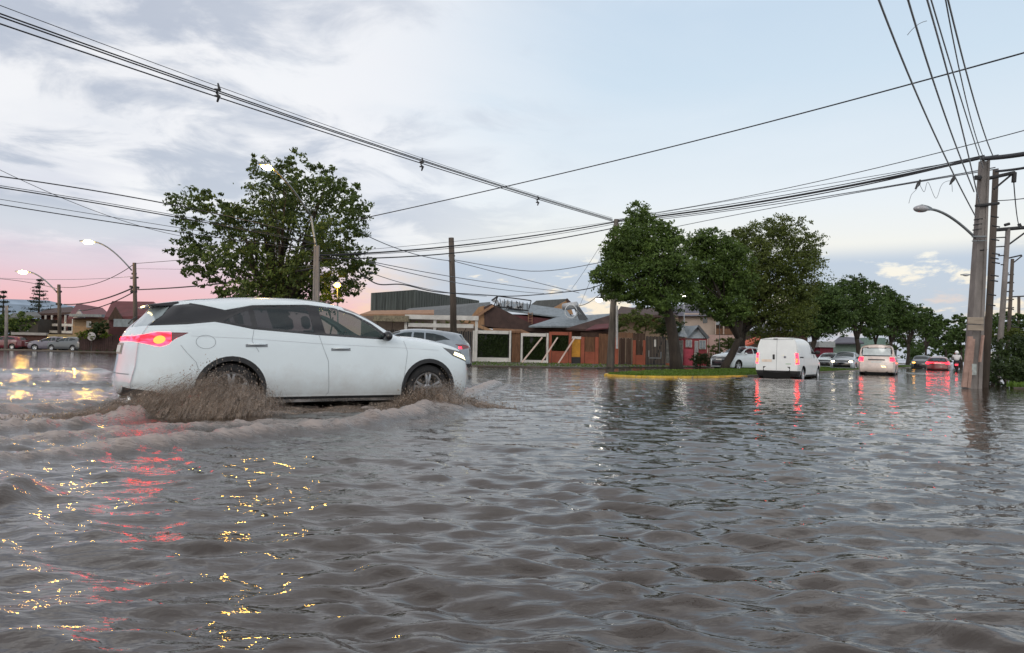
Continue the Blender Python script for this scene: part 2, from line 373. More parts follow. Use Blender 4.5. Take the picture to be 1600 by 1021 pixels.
def see(m, col, f):
    n = m.node_tree.nodes; l = m.node_tree.links; tr = n.new('ShaderNodeBsdfTransparent'); tr.inputs[0].default_value = (*col, 1); mx = n.new('ShaderNodeMixShader'); mx.inputs[0].default_value = f
    l.new(n['Principled BSDF'].outputs[0], mx.inputs[1]); l.new(tr.outputs[0], mx.inputs[2]); l.new(mx.outputs[0], n['Material Output'].inputs['Surface'])
tint = glass('tinted_glass', (.020, .035, .042)); tint2 = glass('front_door_glass', (.045, .085, .080)); wsg = glass('windshield_glass', (.06, .08, .09)); sky_tone_glass = glass('rear_glass_sky_tone', (.30, .36, .38), .12)  # last one: pale base colour stands in for sky reflected in the rear window
tail_on = emis('tail_lamp_lit', (1.0, .010, .024), 4.5); tail_core = emis('tail_lamp_core', (1.0, .32, .05), 1.5)
def seg():      # lens prisms: brighter and darker cells inside the lamp
    n = tail_on.node_tree.nodes; l = tail_on.node_tree.links; tc = n.new('ShaderNodeTexCoord'); w = n.new('ShaderNodeTexNoise'); w.inputs['Scale'].default_value = 7; w.inputs['Detail'].default_value = 3
    mp = n.new('ShaderNodeMapping'); mp.inputs['Scale'].default_value = (1, 1, 3.5); l.new(tc.outputs['Object'], mp.inputs[0]); l.new(mp.outputs[0], w.inputs[0])
    r = n.new('ShaderNodeMapRange'); r.inputs[1].default_value = .40; r.inputs[2].default_value = .62; r.inputs[3].default_value = 2.2; r.inputs[4].default_value = 17; l.new(w.outputs[0], r.inputs[0]); l.new(r.outputs[0], n['Principled BSDF'].inputs['Emission Strength'])
seg(); tail_dark = mat('tail_lamp_dark', (.12, .008, .012), rough=.12, coat=1)
head_off = glass('headlamp_clear', (.06, .065, .07)); head_on = emis('headlamp_lit', (1.0, .86, .62), 9); white_lamp = emis('daytime_lamp', (1, .90, .55), 2.2)
plate_m = mat('number_plate', (.65, .65, .62), rough=.5, var=.15, scale=20); under = mat('underbody', (.006, .006, .006), rough=.95)
orange_lamp = emis('indicator_amber', (1, .45, .06), 8)
def poly_in(px, py, poly):
    c = np.zeros(px.shape, bool); n = len(poly)
    for i in range(n):
        x1, y1 = poly[i]; x2, y2 = poly[(i+1) % n]
        if y1 == y2: continue
        c ^= ((y1 > py) != (y2 > py)) & (px < (x2-x1)*(py-y1)/(y2-y1)+x1)
    return c
def snap(V, m, poly, h, ax=(0, 2)):
    idx = np.where(m)[0]; p = V[idx][:, ax]; best = np.full(len(idx), 1e9); q = p.copy()
    for i in range(len(poly)):
        a = np.array(poly[i], float); d = np.array(poly[(i+1) % len(poly)], float)-a; L = (d*d).sum()
        if L < 1e-9: continue
        u = np.clip(((p-a)@d)/L, 0, 1); c = a+u[:, None]*d; e = np.hypot(*(p-c).T); k = e < best
        best = np.where(k, e, best); q[k] = c[k]
    k = best < h; s = idx[k]
    V[s, ax[0]] = q[k, 0]; V[s, ax[1]] = q[k, 1]
def arc(cx, cz, r, n=36, z0=None):
    return [(cx+r*math.cos(2*PI*i/n), cz+r*math.sin(2*PI*i/n)) for i in range(n)]
def body_mesh(S, level):
    c = lambda k, x: float(np.interp(x, *zip(*S[k])))
    xs = S['xs']; rows = []
    zr = S.get('zrows', (.20, .30, .45, .66))
    def side(x, wk=1.0, XX=None, sh=None):
        W = c('W', x)*wk; zs, zb, ze = c('zsh', x), c('zbelt', x), c('zre', x); yb = W-c('belt_in', x); ye = c('yre', x)*(wk if XX else 1)
        pts = [(W-.07, zr[0]), (W-.02, zr[1]), (W, zr[2]), (W, zr[3]), (W-.012, zs), (yb, zb), (yb+(ye-yb)*S.get('mid', .42), zb+(ze-zb)*.5), (ye, ze)]
        return [((x if XX is None else XX[i]), y, z) for i, (y, z) in enumerate(pts)], c('ztop', x)
    st = []
    R, Fr = S['XR'], S['XF']
    st.append(side(S['xrs'], S.get('wr', .90), R)); 
    for x in xs: st.append(side(x))
    st.append(side(S['xfs'], S.get('wf', .86), Fr))
    V = []; F = []; mi = []; key = {}
    def vid(p):
        k = tuple(round(a, 5) for a in p)
        if k not in key: key[k] = len(V); V.append(p)
        return key[k]
    n = len(st)
    cols = (1, .62, .22, -.22, -.62, -1)
    for sgn in (1, -1):
        for i in range(n-1):
            for j in range(7):
                q = [vid((a[0], sgn*a[1], a[2])) for a in (st[i][0][j], st[i+1][0][j], st[i+1][0][j+1], st[i][0][j+1])]
                F.append(q if sgn < 0 else q[::-1]); mi.append(0)
    def topp(i, k):
        a = st[i][0][7]; zt = st[i][1]
        return vid((a[0], a[1]*k, a[2]+(zt-a[2])*(1-k*k) if abs(k) < 1 else a[2]))
    def endp(i, j, k, bow):
        a = st[i][0][j]; return vid((a[0]+(bow*(1-k*k) if abs(k) < 1 else 0), a[1]*k, a[2]+((st[i][1]-a[2])*(1-k*k) if j == 7 and abs(k) < 1 else 0)))
    bowr, bowf = S.get('bow', (-.12, .2))
    T = [[None]*6 for _ in range(n)]
    for i in range(n):
        for q, k in enumerate(cols): T[i][q] = topp(i, k) if 0 < i < n-1 else endp(i, 7, k, bowr if i == 0 else bowf)
    g0, g1 = S['ws']
    for i in range(n-1):
        for q in range(5):
            F.append([T[i][q], T[i][q+1], T[i+1][q+1], T[i+1][q]])
            xm = (st[i][0][7][0]+st[i+1][0][7][0])/2; mi.append(1 if g0 < xm < g1 else 2)
    for i, bow, fl in ((0, bowr, 0), (n-1, bowf, 1)):
        for j in range(7):
            for q in range(5):
                f = [endp(i, j, cols[q], bow), endp(i, j, cols[q+1], bow), endp(i, j+1, cols[q+1], bow), endp(i, j+1, cols[q], bow)]
                F.append(f if fl else f[::-1]); mi.append(3+fl)
    me = bpy.data.meshes.new('cage'); me.from_pydata(V, [], F); me.polygons.foreach_set('material_index', mi)
    o = bpy.data.objects.new('cage', me); COL.objects.link(o)
    for k in range(5): me.materials.append(None)
    md = o.modifiers.new('s', 'SUBSURF'); md.levels = level; md.subdivision_type = 'CATMULL_CLARK'
    dg = bpy.context.evaluated_depsgraph_get(); ev = o.evaluated_get(dg); m2 = ev.to_mesh()
    nv = len(m2.vertices); vv = np.empty(nv*3, np.float32); m2.vertices.foreach_get('co', vv); vv = vv.reshape(-1, 3).astype(float)
    nf = len(m2.polygons); li = np.empty(nf*4, np.int32); m2.loops.foreach_get('vertex_index', li); li = li.reshape(-1, 4)
    mm = np.empty(nf, np.int32); m2.polygons.foreach_get('material_index', mm)
    ev.to_mesh_clear(); bpy.data.objects.remove(o); bpy.data.meshes.remove(me)
    return vv, li, mm
def orient(V, F):
    c = V[F].mean(1); a = V[F[:, 2]]-V[F[:, 0]]; b = V[F[:, 3]]-V[F[:, 1]]; n = np.cross(a, b)
    out = c-np.array([0, 0, .7]); out[:, 0] *= .25
    return n, (n*out).sum(1).sum() < 0
class Car:
    def __init__(s, S, name, label, cat, X, Y, hd, gz, group=None, level=3, scale=(1, 1, 1), paint=white_paint, trims=None, loc=None):
        s.S = S; s.sc = np.array(scale)
        s.root = thing(name, label, cat, loc if loc is not None else (X, Y, gz), hd, group)
        V, F, M0 = body_mesh(S, level)
        h = {4: .025, 3: .04, 2: .06}[level]
        sidev = np.abs(V[:, 1]) > .45
        wf, wr = S['wheels']; wz, ar = S['wz'], S['arch']
        regs = []
        for wx in (wf, wr): regs.append(('cut', arc(wx, wz, ar)))
        clad = S.get('clad', 0)
        if clad:
            for wx in (wf, wr): regs.append(('trim', arc(wx, wz, ar+clad)))
        for k, p in S['polys']: regs.append((k, p))
        for k, p in regs:
            snap(V, sidev if k != 'bumper' else np.ones(len(V), bool), p, h*.55)
        # normals before splitting
        fn, flip = orient(V, F)
        if flip: F = F[:, ::-1]; fn = -fn
        vn = np.zeros_like(V)
        for k in range(4): np.add.at(vn, F[:, k], fn)
        vn /= np.linalg.norm(vn, axis=1)[:, None]+1e-12
        c = V[F].mean(1); cls = np.zeros(len(F), int); names = ['body']
        def setc(nm, mask):
            if nm not in names: names.append(nm)
            cls[mask] = names.index(nm)
        fs = np.abs(c[:, 1]) > .45
        setc('windshield', M0 == 1)
        for k, p in S['polys']:
            m = poly_in(c[:, 0], c[:, 2], p) & (M0 != 2) & (M0 != 1)
            if k.startswith('side_'): m &= (M0 == 0)
            else: m &= (fs | (M0 >= 3))
            setc(k.replace('side_', ''), m)
        for k, fnc in S.get('masks', []): setc(k, fnc(c, M0))
        if clad:
            for wx in (wf, wr): setc('trim', (M0 == 0) & (np.hypot(c[:, 0]-wx, c[:, 2]-wz) < ar+clad))
        cut = np.zeros(len(F), bool)
        for wx in (wf, wr): cut |= (M0 == 0) & (np.hypot(c[:, 0]-wx, c[:, 2]-wz) < ar)
        s.V, s.F = V*s.sc, F
        s.bvh = BVHTree.FromPolygons([tuple(v) for v in s.V], [tuple(int(i) for i in f) for f in F])
        s.parts = {}
        mats = dict(body=paint, windshield=wsg, trim=plastic, black=gloss_black, glass=tint, doorglass=tint2, tail=tail_on, taildark=tail_dark, headlamp=head_off, rearglass=tint, bumper=plastic, grille=gloss_black)
        mats.update(trims or {})
        onames = dict(trim='cladding', black='pillar_trim', glass='window', doorglass='window', tail='tail_light', taildark='tail_light', headlamp='headlight', rearglass='rear_window', bumper='bumper', grille='grille', body='body', windshield='windshield')
        for i, nm in enumerate(names):
            for sd in ((0,) if nm in ('body', 'windshield', 'trim', 'black', 'rearglass', 'bumper', 'grille') else (1, -1)):
                m = (cls == i) & ~cut
                if sd: m &= (c[:, 1]*sd > 0)
                if not m.any(): continue
                f = F[m]; u, inv = np.unique(f, return_inverse=True); me = npmesh(s.V[u], inv.reshape(-1, 4))
                me.polygons.foreach_set('use_smooth', [True]*len(f))
                nn = vn[u]/s.sc; nn /= np.linalg.norm(nn, axis=1)[:, None]
                me.normals_split_custom_set_from_vertices([tuple(q) for q in nn])
                o = link(onames[nm], me, mats[nm], s.root, local=True); s.parts.setdefault(nm, []).append(o)
        sx, sy, sz = s.sc
        b = MB(); W = S['Wmax']
        b.box((wr-.75)*sx, (wf+.6)*sx, -(W-.34)*sy, (W-.34)*sy, .16*sz, .62*sz)
        for wx in (wf, wr):     # wheel-well liners
            n = 20; vs = []; 
            for sg in (1, -1):
                for y in ((W-.05)*sg*sy, (W-.42)*sg*sy):
                    for q in range(n+1):
                        w = PI*q/n-.25+.5*q/n*0; w = -.35+(PI+.7)*q/n; vs.append((wx*sx+(ar+.015)*math.cos(w)*sx, y, wz*sz+(ar+.015)*math.sin(w)*sz))
            fs_ = []
            for g_ in range(2):
                o_ = g_*2*(n+1)
                for q in range(n): fs_.append((o_+q, o_+q+1, o_+n+1+q+1, o_+n+1+q))
            b.add(vs, fs_)
            for sg in (1, -1): b.lathe([(.001, (W-.42)*sg*sy), (ar+.02, (W-.42)*sg*sy)], (wx*sx, 0, wz*sz), 'y', 24)
        b.build('underbody', under, s.root, local=True)
    def sy(s, x, z, side=-1, dirx=0.0):
        r = s.bvh.ray_cast(Vector((x, side*3, z)), Vector((0, -side, 0)))
        return r[0], r[1]
    def rx(s, y, z, end=-1):
        r = s.bvh.ray_cast(Vector((end*6, y, z)), Vector((-end, 0, 0))); return r[0], r[1]
    def ribbon(s, pts, w, m, name='shut_line', off=.003, axis='y', side=-1, parent=None, label=None):
        P3 = []
        for a, b in pts:
            hit = s.sy(a, b, side) if axis == 'y' else s.rx(a, b, side)
            if hit[0] is None: continue
            P3.append((hit[0]+hit[1]*off*(1 if hit[1].dot(Vector((0, side, 0)) if axis == 'y' else Vector((side, 0, 0))) > 0 else -1), hit[1]))
        if len(P3) < 2: return None
        vs = []; fs = []
        for i, (p, n_) in enumerate(P3):
            t = (P3[min(i+1, len(P3)-1)][0]-P3[max(i-1, 0)][0]).normalized(); q = n_.cross(t).normalized()*w/2
            ww = 1.0
            vs += [p+q*ww, p-q*ww]
            if i: fs.append((2*i-2, 2*i-1, 2*i+1, 2*i))
        o = MB().add(vs, fs).build(name, m, parent or s.root, local=True, smooth=True)
        return o
    def patch(s, poly_fn, nu, nv, m, name, off=.004, side=-1, axis='y', parent=None):
        vs = []; fs = []
        for i in range(nu+1):
            for j in range(nv+1):
                a, b = poly_fn(i/nu, j/nv); hit = s.sy(a, b, side) if axis == 'y' else s.rx(a, b, side)
                if hit[0] is None: return None
                n_ = hit[1]; ref = Vector((0, side, 0)) if axis == 'y' else Vector((side, 0, 0))
                if n_.dot(ref) < 0: n_ = -n_
                vs.append(hit[0]+n_*off)
        for i in range(nu):
            for j in range(nv): a = i*(nv+1)+j; fs.append((a, a+1, a+nv+2, a+nv+1))
        return MB().add(vs, fs).build(name, m, parent or s.root, local=True, smooth=True)
    def wheels(s, R, w=.22, detail=2, spokes=5, rimr=None):
        wf, wr = s.S['wheels']; W = s.S['Wmax']; sx, sy_, sz = s.sc; rimr = rimr or R*.68
        for wx in (wf, wr):
            for sg in (-1, 1):
                e = bpy.data.objects.new('wheel', None); COL.objects.link(e); e.parent = s.root; e.location = (wx*sx, sg*(W-.03)*sy_, R)
                n = 36 if detail > 1 else 16; o = sg
                prof = [(rimr*.98, -.02), (rimr, 0), (rimr+.02, .004), (R-.05, 0), (R-.015, -.02), (R, -.05), (R, -w+.05), (R-.02, -w+.01), (rimr, -w), (rimr*.98, -w+.02)]
                MB().lathe([(a, b*o) for a, b in prof], (0, 0, 0), 'y', n).build('tyre', tyre_m, e, local=True, smooth=True)
                b = MB(); b.lathe([(rimr*.99, -.005*o), (rimr*.90, -.012*o), (rimr*.86, -.06*o), (rimr*.84, -.16*o)], (0, 0, 0), 'y', n)
                b.lathe([(.001, -.018*o), (.05, -.02*o), (.065, -.03*o), (.07, -.07*o)], (0, 0, 0), 'y', 12)
                for k in range(spokes):
                    for dd in ((-.13, .13) if detail > 1 else (0,)):
                        a = 2*PI*k/spokes+.3; a1 = a+dd*.35; a2 = a+dd*1.25; hw = .020 if detail > 1 else .035
                        p0 = Vector((math.cos(a1)*.05, -.025*o, math.sin(a1)*.05)); p1 = Vector((math.cos(a2)*rimr*.93, -.012*o, math.sin(a2)*rimr*.93))
                        t = (p1-p0).normalized(); q = Vector((-t.z, 0, t.x))*hw; dp = Vector((0, -.03*o, 0))
                        b.hexa([p0-q, p1-q*.8, p1+q*.8, p0+q], [x+dp for x in (p0-q, p1-q*.8, p1+q*.8, p0+q)])
                b.build('rim', alloy, e, local=True)
                MB().lathe([(.001, -.10*o), (R*.45, -.10*o), (R*.45, -.115*o)], (0, 0, 0), 'y', 16).build('brake_disc', mat('brake', (.03, .03, .03), rough=.5), e, local=True)
    def mirror(s, x, z, y, m=plastic, k=1.0):
        for sg in (-1, 1):
            b = MB()
            b.ball((x, sg*(y+.10), z), .065*k, .105*k, .075*k, 14, 9)
            b.hexa([(x-.03, sg*(y-.03), z-.07), (x+.06, sg*(y-.03), z-.07), (x+.04, sg*(y+.05), z-.05), (x-.02, sg*(y+.05), z-.05)], [(x-.03, sg*(y-.03), z-.03), (x+.06, sg*(y-.03), z-.03), (x+.04, sg*(y+.05), z-.01), (x-.02, sg*(y+.05), z-.01)])
            b.build('side_mirror', m, s.root, local=True, smooth=True)
def lerp2(p, q, t): return (p[0]+(q[0]-p[0])*t, p[1]+(q[1]-p[1])*t)
def quadfn(a, b, c, d):      # a,b bottom; d,c top
    return lambda u, v: lerp2(lerp2(a, b, u), lerp2(d, c, u), v)
SUV = dict(
 Wmax=.945, wheels=(1.42, -1.41), wz=.355, arch=.385, clad=.062,
 xs=[-2.02, -1.80, -1.58, -1.33, -1.08, -.78, -.45, -.12, .18, .45, .72, .95, 1.15, 1.42, 1.70, 1.95, 2.1], xrs=-2.3, xfs=2.25,
 W=[(-2.35, .93), (-1.9, .935), (-1.4, .955), (-.9, .94), (0, .925), (.9, .935), (1.4, .955), (1.8, .935), (2.05, .90), (2.3, .86)],
 zsh=[(-2.35, 1.0), (-1.4, 1.0), (0, .93), (1.0, .90), (1.6, .88), (2.0, .83), (2.3, .75)],
 zbelt=[(-2.35, 1.155), (-1.61, 1.235), (-1.15, 1.175), (-.3, 1.125), (.7, 1.085), (1.0, 1.075), (1.5, 1.055), (1.9, .99), (2.1, .92), (2.3, .83)],
 belt_in=[(-2.3, .07), (-1.5, .11), (-.8, .06), (.7, .06), (1.2, .09), (2.0, .14)],
 zre=[(-2.3, 1.435), (-1.8, 1.49), (-1.4, 1.535), (-.9, 1.575), (-.37, 1.58), (.05, 1.55), (.35, 1.475), (.6, 1.35), (.8, 1.22), (.97, 1.11), (1.15, 1.10), (1.5, 1.095), (1.9, 1.035), (2.1, .955), (2.3, .86)],
 ztop=[(-2.3, 1.47), (-1.8, 1.555), (-1.4, 1.60), (-.9, 1.645), (-.37, 1.65), (.05, 1.62), (.35, 1.545), (.6, 1.43), (.8, 1.30), (1.0, 1.165), (1.15, 1.15), (1.5, 1.15), (1.9, 1.085), (2.1, .99), (2.3, .88)],
 yre=[(-2.3, .60), (-1.4, .64), (-.4, .645), (.3, .64), (.9, .72), (1.1, .68), (1.6, .62), (2.2, .55)],
 XR=[-2.34, -2.50, -2.55, -2.50, -2.47, -2.37, -2.20, -2.10], XF=[2.10, 2.20, 2.24, 2.22, 2.18, 2.12, 2.09, 2.06], bow=(-.15, .13), wr=.86, wf=.82, ws=(.28, 1.0),
 polys=[
  ('side_black', [(-2.5, 1.50), (-2.05, 1.50), (-1.75, 1.455), (-1.48, 1.40), (-1.30, 1.43), (-1.12, 1.475), (-.75, 1.51), (-.38, 1.52), (.02, 1.495), (.30, 1.42), (.55, 1.29), (.82, 1.095), (.80, 1.065), (-.3, 1.105), (-1.15, 1.155), (-1.45, 1.21), (-1.62, 1.235), (-1.95, 1.19), (-2.5, 1.15)]),
  ('side_glass', [(-1.09, 1.185), (-1.12, 1.445), (-.75, 1.485), (-.40, 1.495), (-.33, 1.14)]),
  ('side_glass', [(-1.50, 1.255), (-1.28, 1.375), (-1.19, 1.40), (-1.16, 1.195), (-1.40, 1.235)]),
  ('side_doorglass', [(-.17, 1.13), (-.24, 1.495), (.02, 1.475), (.28, 1.40), (.52, 1.275), (.74, 1.10)]),
  ('tail', [(-2.75, 1.0), (-2.50, 1.03), (-2.27, 1.085), (-1.93, 1.085), (-2.08, 1.0), (-2.15, .94), (-2.24, .905), (-2.38, .935), (-2.52, .965), (-2.75, .975)]),
  ('taildark', [(-2.12, 1.086), (-1.92, 1.088), (-2.07, 1.01), (-2.13, .965)]),
  ('bumper', [(-2.6, .40), (-2.30, .36), (-2.12, .30), (-2.12, .1), (-2.6, .1)]),
  ('side_trim', [(-.95, .265), (1.05, .265), (1.05, .1), (-.95, .1)]),
  ('headlamp', [(1.68, .975), (1.95, .93), (2.4, .87), (2.4, .72), (2.08, .76), (1.84, .845)]),
 ],
 masks=[('rearglass', lambda c, M0: (M0 == 3) & (c[:, 2] > 1.15) & (c[:, 2] < 1.42) & (np.abs(c[:, 1]) < .66)),
        ('black', lambda c, M0: (M0 == 3) & ((c[:, 2] >= 1.42) | ((c[:, 2] > 1.15) & (np.abs(c[:, 1]) >= .66)))),
        ('grille', lambda c, M0: (M0 == 4) & (c[:, 2] < .72) & (c[:, 2] > .30) & (np.abs(c[:, 1]) < .62))])
def muddy(base):
    m = base.copy(); m.name = 'white_paint_splashed'; n = m.node_tree.nodes; l = m.node_tree.links; b = n['Principled BSDF']; src = b.inputs['Base Color'].links[0].from_socket
    tc = n.new('ShaderNodeTexCoord'); sp = n.new('ShaderNodeSeparateXYZ'); l.new(tc.outputs['Object'], sp.inputs[0])
    nz = n.new('ShaderNodeTexNoise'); nz.inputs['Scale'].default_value = 3.5; nz.inputs['Detail'].default_value = 9; nz.inputs['Roughness'].default_value = .7; l.new(tc.outputs['Object'], nz.inputs['Vector'])
    r = n.new('ShaderNodeMapRange'); r.inputs[1].default_value = .78; r.inputs[2].default_value = .22; r.inputs[4].default_value = .62; l.new(sp.outputs[2], r.inputs[0])
    a = n.new('ShaderNodeMath'); a.operation = 'ADD'; l.new(nz.outputs[0], a.inputs[0]); l.new(r.outputs[0], a.inputs[1])
    q = n.new('ShaderNodeMapRange'); q.inputs[1].default_value = .62; q.inputs[2].default_value = 1.25; q.inputs[4].default_value = .55; l.new(a.outputs[0], q.inputs[0])
    mx = n.new('ShaderNodeMixRGB'); l.new(q.outputs[0], mx.inputs[0]); l.new(src, mx.inputs[1]); mx.inputs[2].default_value = (.36, .31, .27, 1); l.new(mx.outputs[0], b.inputs['Base Color']); return m
car = Car(SUV, 'suv', 'large white SUV in the left foreground ploughing through the floodwater and throwing up brown spray', 'car', 0, 0, ST, 0, level=4, paint=muddy(white_paint), trims=dict(rearglass=sky_tone_glass), loc=tuple(SO))
tag(car.parts['doorglass'][0], 'paler green front door window')
car.wheels(.355, .235, 2, 5)
car.mirror(.72, 1.12, .86, gloss_black)
seam = mat('panel_gap', (.22, .24, .26), rough=.9)
def seams(c, L, w=.0045, m=None):
    for pts in L:
        pp = []
        for i in range(len(pts)-1):
            for k in range(8): pp.append(lerp2(pts[i], pts[i+1], k/8))
        pp.append(pts[-1])
        for sd in (-1, 1): c.ribbon(pp, w, m or seam, 'panel_gap', side=sd)
seams(car, [[(-.27, 1.11), (-.22, .95), (-.14, .75), (-.12, .32), (-.16, .27)], [(-1.14, 1.15), (-1.17, 1.0), (-1.08, .86)], [(1.02, 1.055), (1.06, .9), (1.03, .70), (.99, .40)],
            [(-2.02, .93), (-1.95, .84), (-1.84, .72), (-1.80, .60)], [(-1.73+.115*math.cos(w), .975+.085*math.sin(w)) for w in np.linspace(0, 2*PI, 25)]])
seams(car, [[(-1.9, 1.045), (-1.3, 1.035), (-.2, .985), (.9, .955), (1.6, .93)]], .004, mat('crease_shade', (.45, .47, .5), rough=.4))  # shoulder crease shading drawn as a thin grey line, not a gap
for sd in (-1, 1):
    for hx, hz in ((-1.10, .945), (.05, .915)):
        h = car.patch(quadfn((hx-.15, hz-.025), (hx+.13, hz-.02), (hx+.13, hz+.02), (hx-.15, hz+.012)), 8, 4, seam, 'door_handle', .004, sd)
        p0 = car.sy(hx-.12, hz+.012, sd)[0]; p1 = car.sy(hx+.10, hz+.012, sd)[0]
        MB().tube([p0+Vector((0, sd*.004, 0)), lerp3 if False else (p0+p1)/2+Vector((0, sd*.03, .004)), p1+Vector((0, sd*.004, 0))], [.009, .014, .009], 8).build('grip', white_paint, h, local=True, smooth=True)
    car.ribbon([(x, .215) for x in np.linspace(-.92, 1.0, 30)], .045, chrome, 'sill_strip', .012, side=sd)
    car.ribbon([(x, float(np.interp(x, [-1.45, -1.12, -.38, .02, .30, .55, .80], [1.40, 1.478, 1.525, 1.50, 1.425, 1.30, 1.11]))) for x in np.linspace(-1.45, .8, 50)], .012, mat('dark_moulding', (.05, .055, .06), rough=.3), 'window_moulding', .004, side=sd)
    car.patch(lambda u_, v_: (-2.25+v_*.065*math.cos(2*PI*u_)+.25*v_*.05*math.sin(2*PI*u_), .99+v_*.05*math.sin(2*PI*u_)), 20, 4, tail_core, 'lamp_core', .006, sd, parent=car.parts['tail'][0 if sd > 0 else -1])
    car.patch(quadfn((1.86, .865), (2.13, .775), (2.13, .835), (1.90, .91)), 6, 4, white_lamp, 'running_lamp', .005, sd, parent=car.parts['headlamp'][0 if sd > 0 else -1])
    car.ribbon([(x, float(np.interp(x, [-1.7, -1.2, -.4, .1], [1.535, 1.578, 1.60, 1.585]))) for x in np.linspace(-1.7, .1, 30)], .02, silver_paint, 'roof_rail', .012, side=sd)
see(tint2, (.62, .74, .70), .60); see(tint, (.40, .48, .50), .45); see(wsg, (.8, .85, .85), .55)
seat_m = mat('seat_fabric', (.035, .035, .038), rough=.8, var=.2)
for sx_, sg in ((.12, -1), (.12, 1), (-.80, -1), (-.80, 1)):
    b = MB(); b.hexa([(sx_-.24, sg*.40-.24, .45), (sx_+.26, sg*.40-.24, .45), (sx_+.26, sg*.40+.24, .45), (sx_-.24, sg*.40+.24, .45)], [(sx_-.22, sg*.40-.22, .66), (sx_+.28, sg*.40-.22, .68), (sx_+.28, sg*.40+.22, .68), (sx_-.22, sg*.40+.22, .66)])
    b.hexa([(sx_-.26, sg*.40-.23, .60), (sx_-.10, sg*.40-.23, .60), (sx_-.10, sg*.40+.23, .60), (sx_-.26, sg*.40+.23, .60)], [(sx_-.44, sg*.40-.19, 1.18), (sx_-.33, sg*.40-.19, 1.18), (sx_-.33, sg*.40+.19, 1.18), (sx_-.44, sg*.40+.19, 1.18)])
    b.hexa([(sx_-.45, sg*.40-.11, 1.20), (sx_-.37, sg*.40-.11, 1.20), (sx_-.37, sg*.40+.11, 1.20), (sx_-.45, sg*.40+.11, 1.20)], [(sx_-.49, sg*.40-.10, 1.38), (sx_-.40, sg*.40-.10, 1.38), (sx_-.40, sg*.40+.10, 1.38), (sx_-.49, sg*.40+.10, 1.38)])
    b.build('seat', seat_m, car.root, local=True, bevel=.035, smooth=True)
b = MB(); b.hexa([(.72, -.72, .75), (1.1, -.72, .75), (1.1, .72, .75), (.72, .72, .75)], [(.68, -.72, 1.04), (1.05, -.72, 1.08), (1.05, .72, 1.08), (.68, .72, 1.04)]); b.build('dashboard', seat_m, car.root, local=True, bevel=.04)
b = MB(); b.tube([(.56+.03*math.sin(w), .40+.17*math.cos(w), 1.02+.165*math.sin(w)) for w in np.linspace(0, 2*PI, 22)], .015, 6); b.build('steering_wheel', seat_m, car.root, local=True)
# rear details
car.patch(quadfn((-.30, .80), (.30, .80), (.30, .94), (-.30, .94)), 10, 6, mat('plate_recess', (.35, .30, .26), rough=.5), 'plate_recess', .003, -1, 'x')
car.patch(quadfn((-.24, .825), (.24, .825), (.24, .915), (-.24, .915)), 10, 6, plate_m, 'number_plate', .008, -1, 'x')
car.patch(quadfn((-.62, .985), (.62, .985), (.62, 1.02), (-.62, 1.02)), 16, 2, tail_on, 'light_bar', .004, -1, 'x')
car.ribbon([(y, .56) for y in np.linspace(-.7, .7, 30)], .012, seam, 'bumper_gap', side=-1, axis='x')
for sg in (-1, 1): MB().lathe([(.03, .1), (.055, .0), (.055, -.05), (.045, -.05), (.04, 0)], (-2.50, sg*.55, .24), 'x', 16).build('exhaust_tip', chrome, car.root, local=True, smooth=True)
b = MB(); b.hexa([(-2.34, -.52, 1.415), (-2.0, -.56, 1.43), (-2.0, .56, 1.43), (-2.34, .52, 1.415)], [(-2.36, -.50, 1.435), (-2.0, -.52, 1.495), (-2.0, .52, 1.495), (-2.36, .50, 1.435)]); b.build('spoiler', gloss_black, car.root, local=True, bevel=.008)
b = MB(); b.box(-2.362, -2.352, -.14, .14, 1.417, 1.433); b.build('brake_light', emis('brake_amber', (1, .8, .35), 6), car.root, local=True)
b = MB(); b.tube([(-2.51, 0, 1.20), (-2.46, .2, 1.25), (-2.38, .42, 1.30)], .01, 6); b.build('wiper', plastic, car.root, local=True)

# ---- other vehicles -------------------------------------------------------
def variant(base, **k): d = dict(base); d.update(k); return d
HATCH = variant(SUV, clad=0, polys=[p for p in SUV['polys'] if p[0] not in ('side_black', 'side_trim')])
HATCH['polys'] = [('side_glass', [(-1.75, 1.24), (-1.45, 1.39), (-1.12, 1.465), (-.80, 1.49), (-.80, 1.165), (-1.2, 1.19), (-1.5, 1.24)]), ('side_glass', [(-.74, 1.16), (-.74, 1.49), (-.36, 1.50), (-.30, 1.13)]),
  ('side_glass', [(-.22, 1.13), (-.28, 1.50), (.02, 1.48), (.30, 1.405), (.55, 1.275), (.78, 1.09)])]+HATCH['polys'][3:]
def place(px, Y): 
    p = P(px, hor(px), Y); return float(p[0]), Y
def dress(c, mir=plastic, lvl=1, plate=True, R=.34, head=None, core=True):
    c.wheels(R, .2, lvl, 5); sx, sy_, sz = c.sc
    c.mirror(.72*sx, 1.12*sz, .86*sy_, mir)
    if plate: c.patch(quadfn((-.24, .825*sz), (.24, .825*sz), (.24, .915*sz), (-.24, .915*sz)), 4, 2, plate_m, 'number_plate', .01, -1, 'x')
    if head:
        for sd in (-1, 1):
            c.patch(quadfn((sd*.50, .73*sz), (sd*.74, .73*sz), (sd*.74, .83*sz), (sd*.50, .83*sz)), 4, 4, head, 'headlight', .02, 1, 'x')
x, y = place(632, 25.5)
c2 = Car(HATCH, 'hatchback', 'pale grey hatchback beyond the bonnet of the large white SUV, driving left through the water', 'car', x, y, math.radians(188), .02, level=3, scale=(.92, .95, .97), paint=mat('blue_grey_paint', (.23, .27, .31), rough=.3, metal=.2, coat=.6), trims=dict(tail=tail_dark))
dress(c2, R=.33); tag(c2.root)
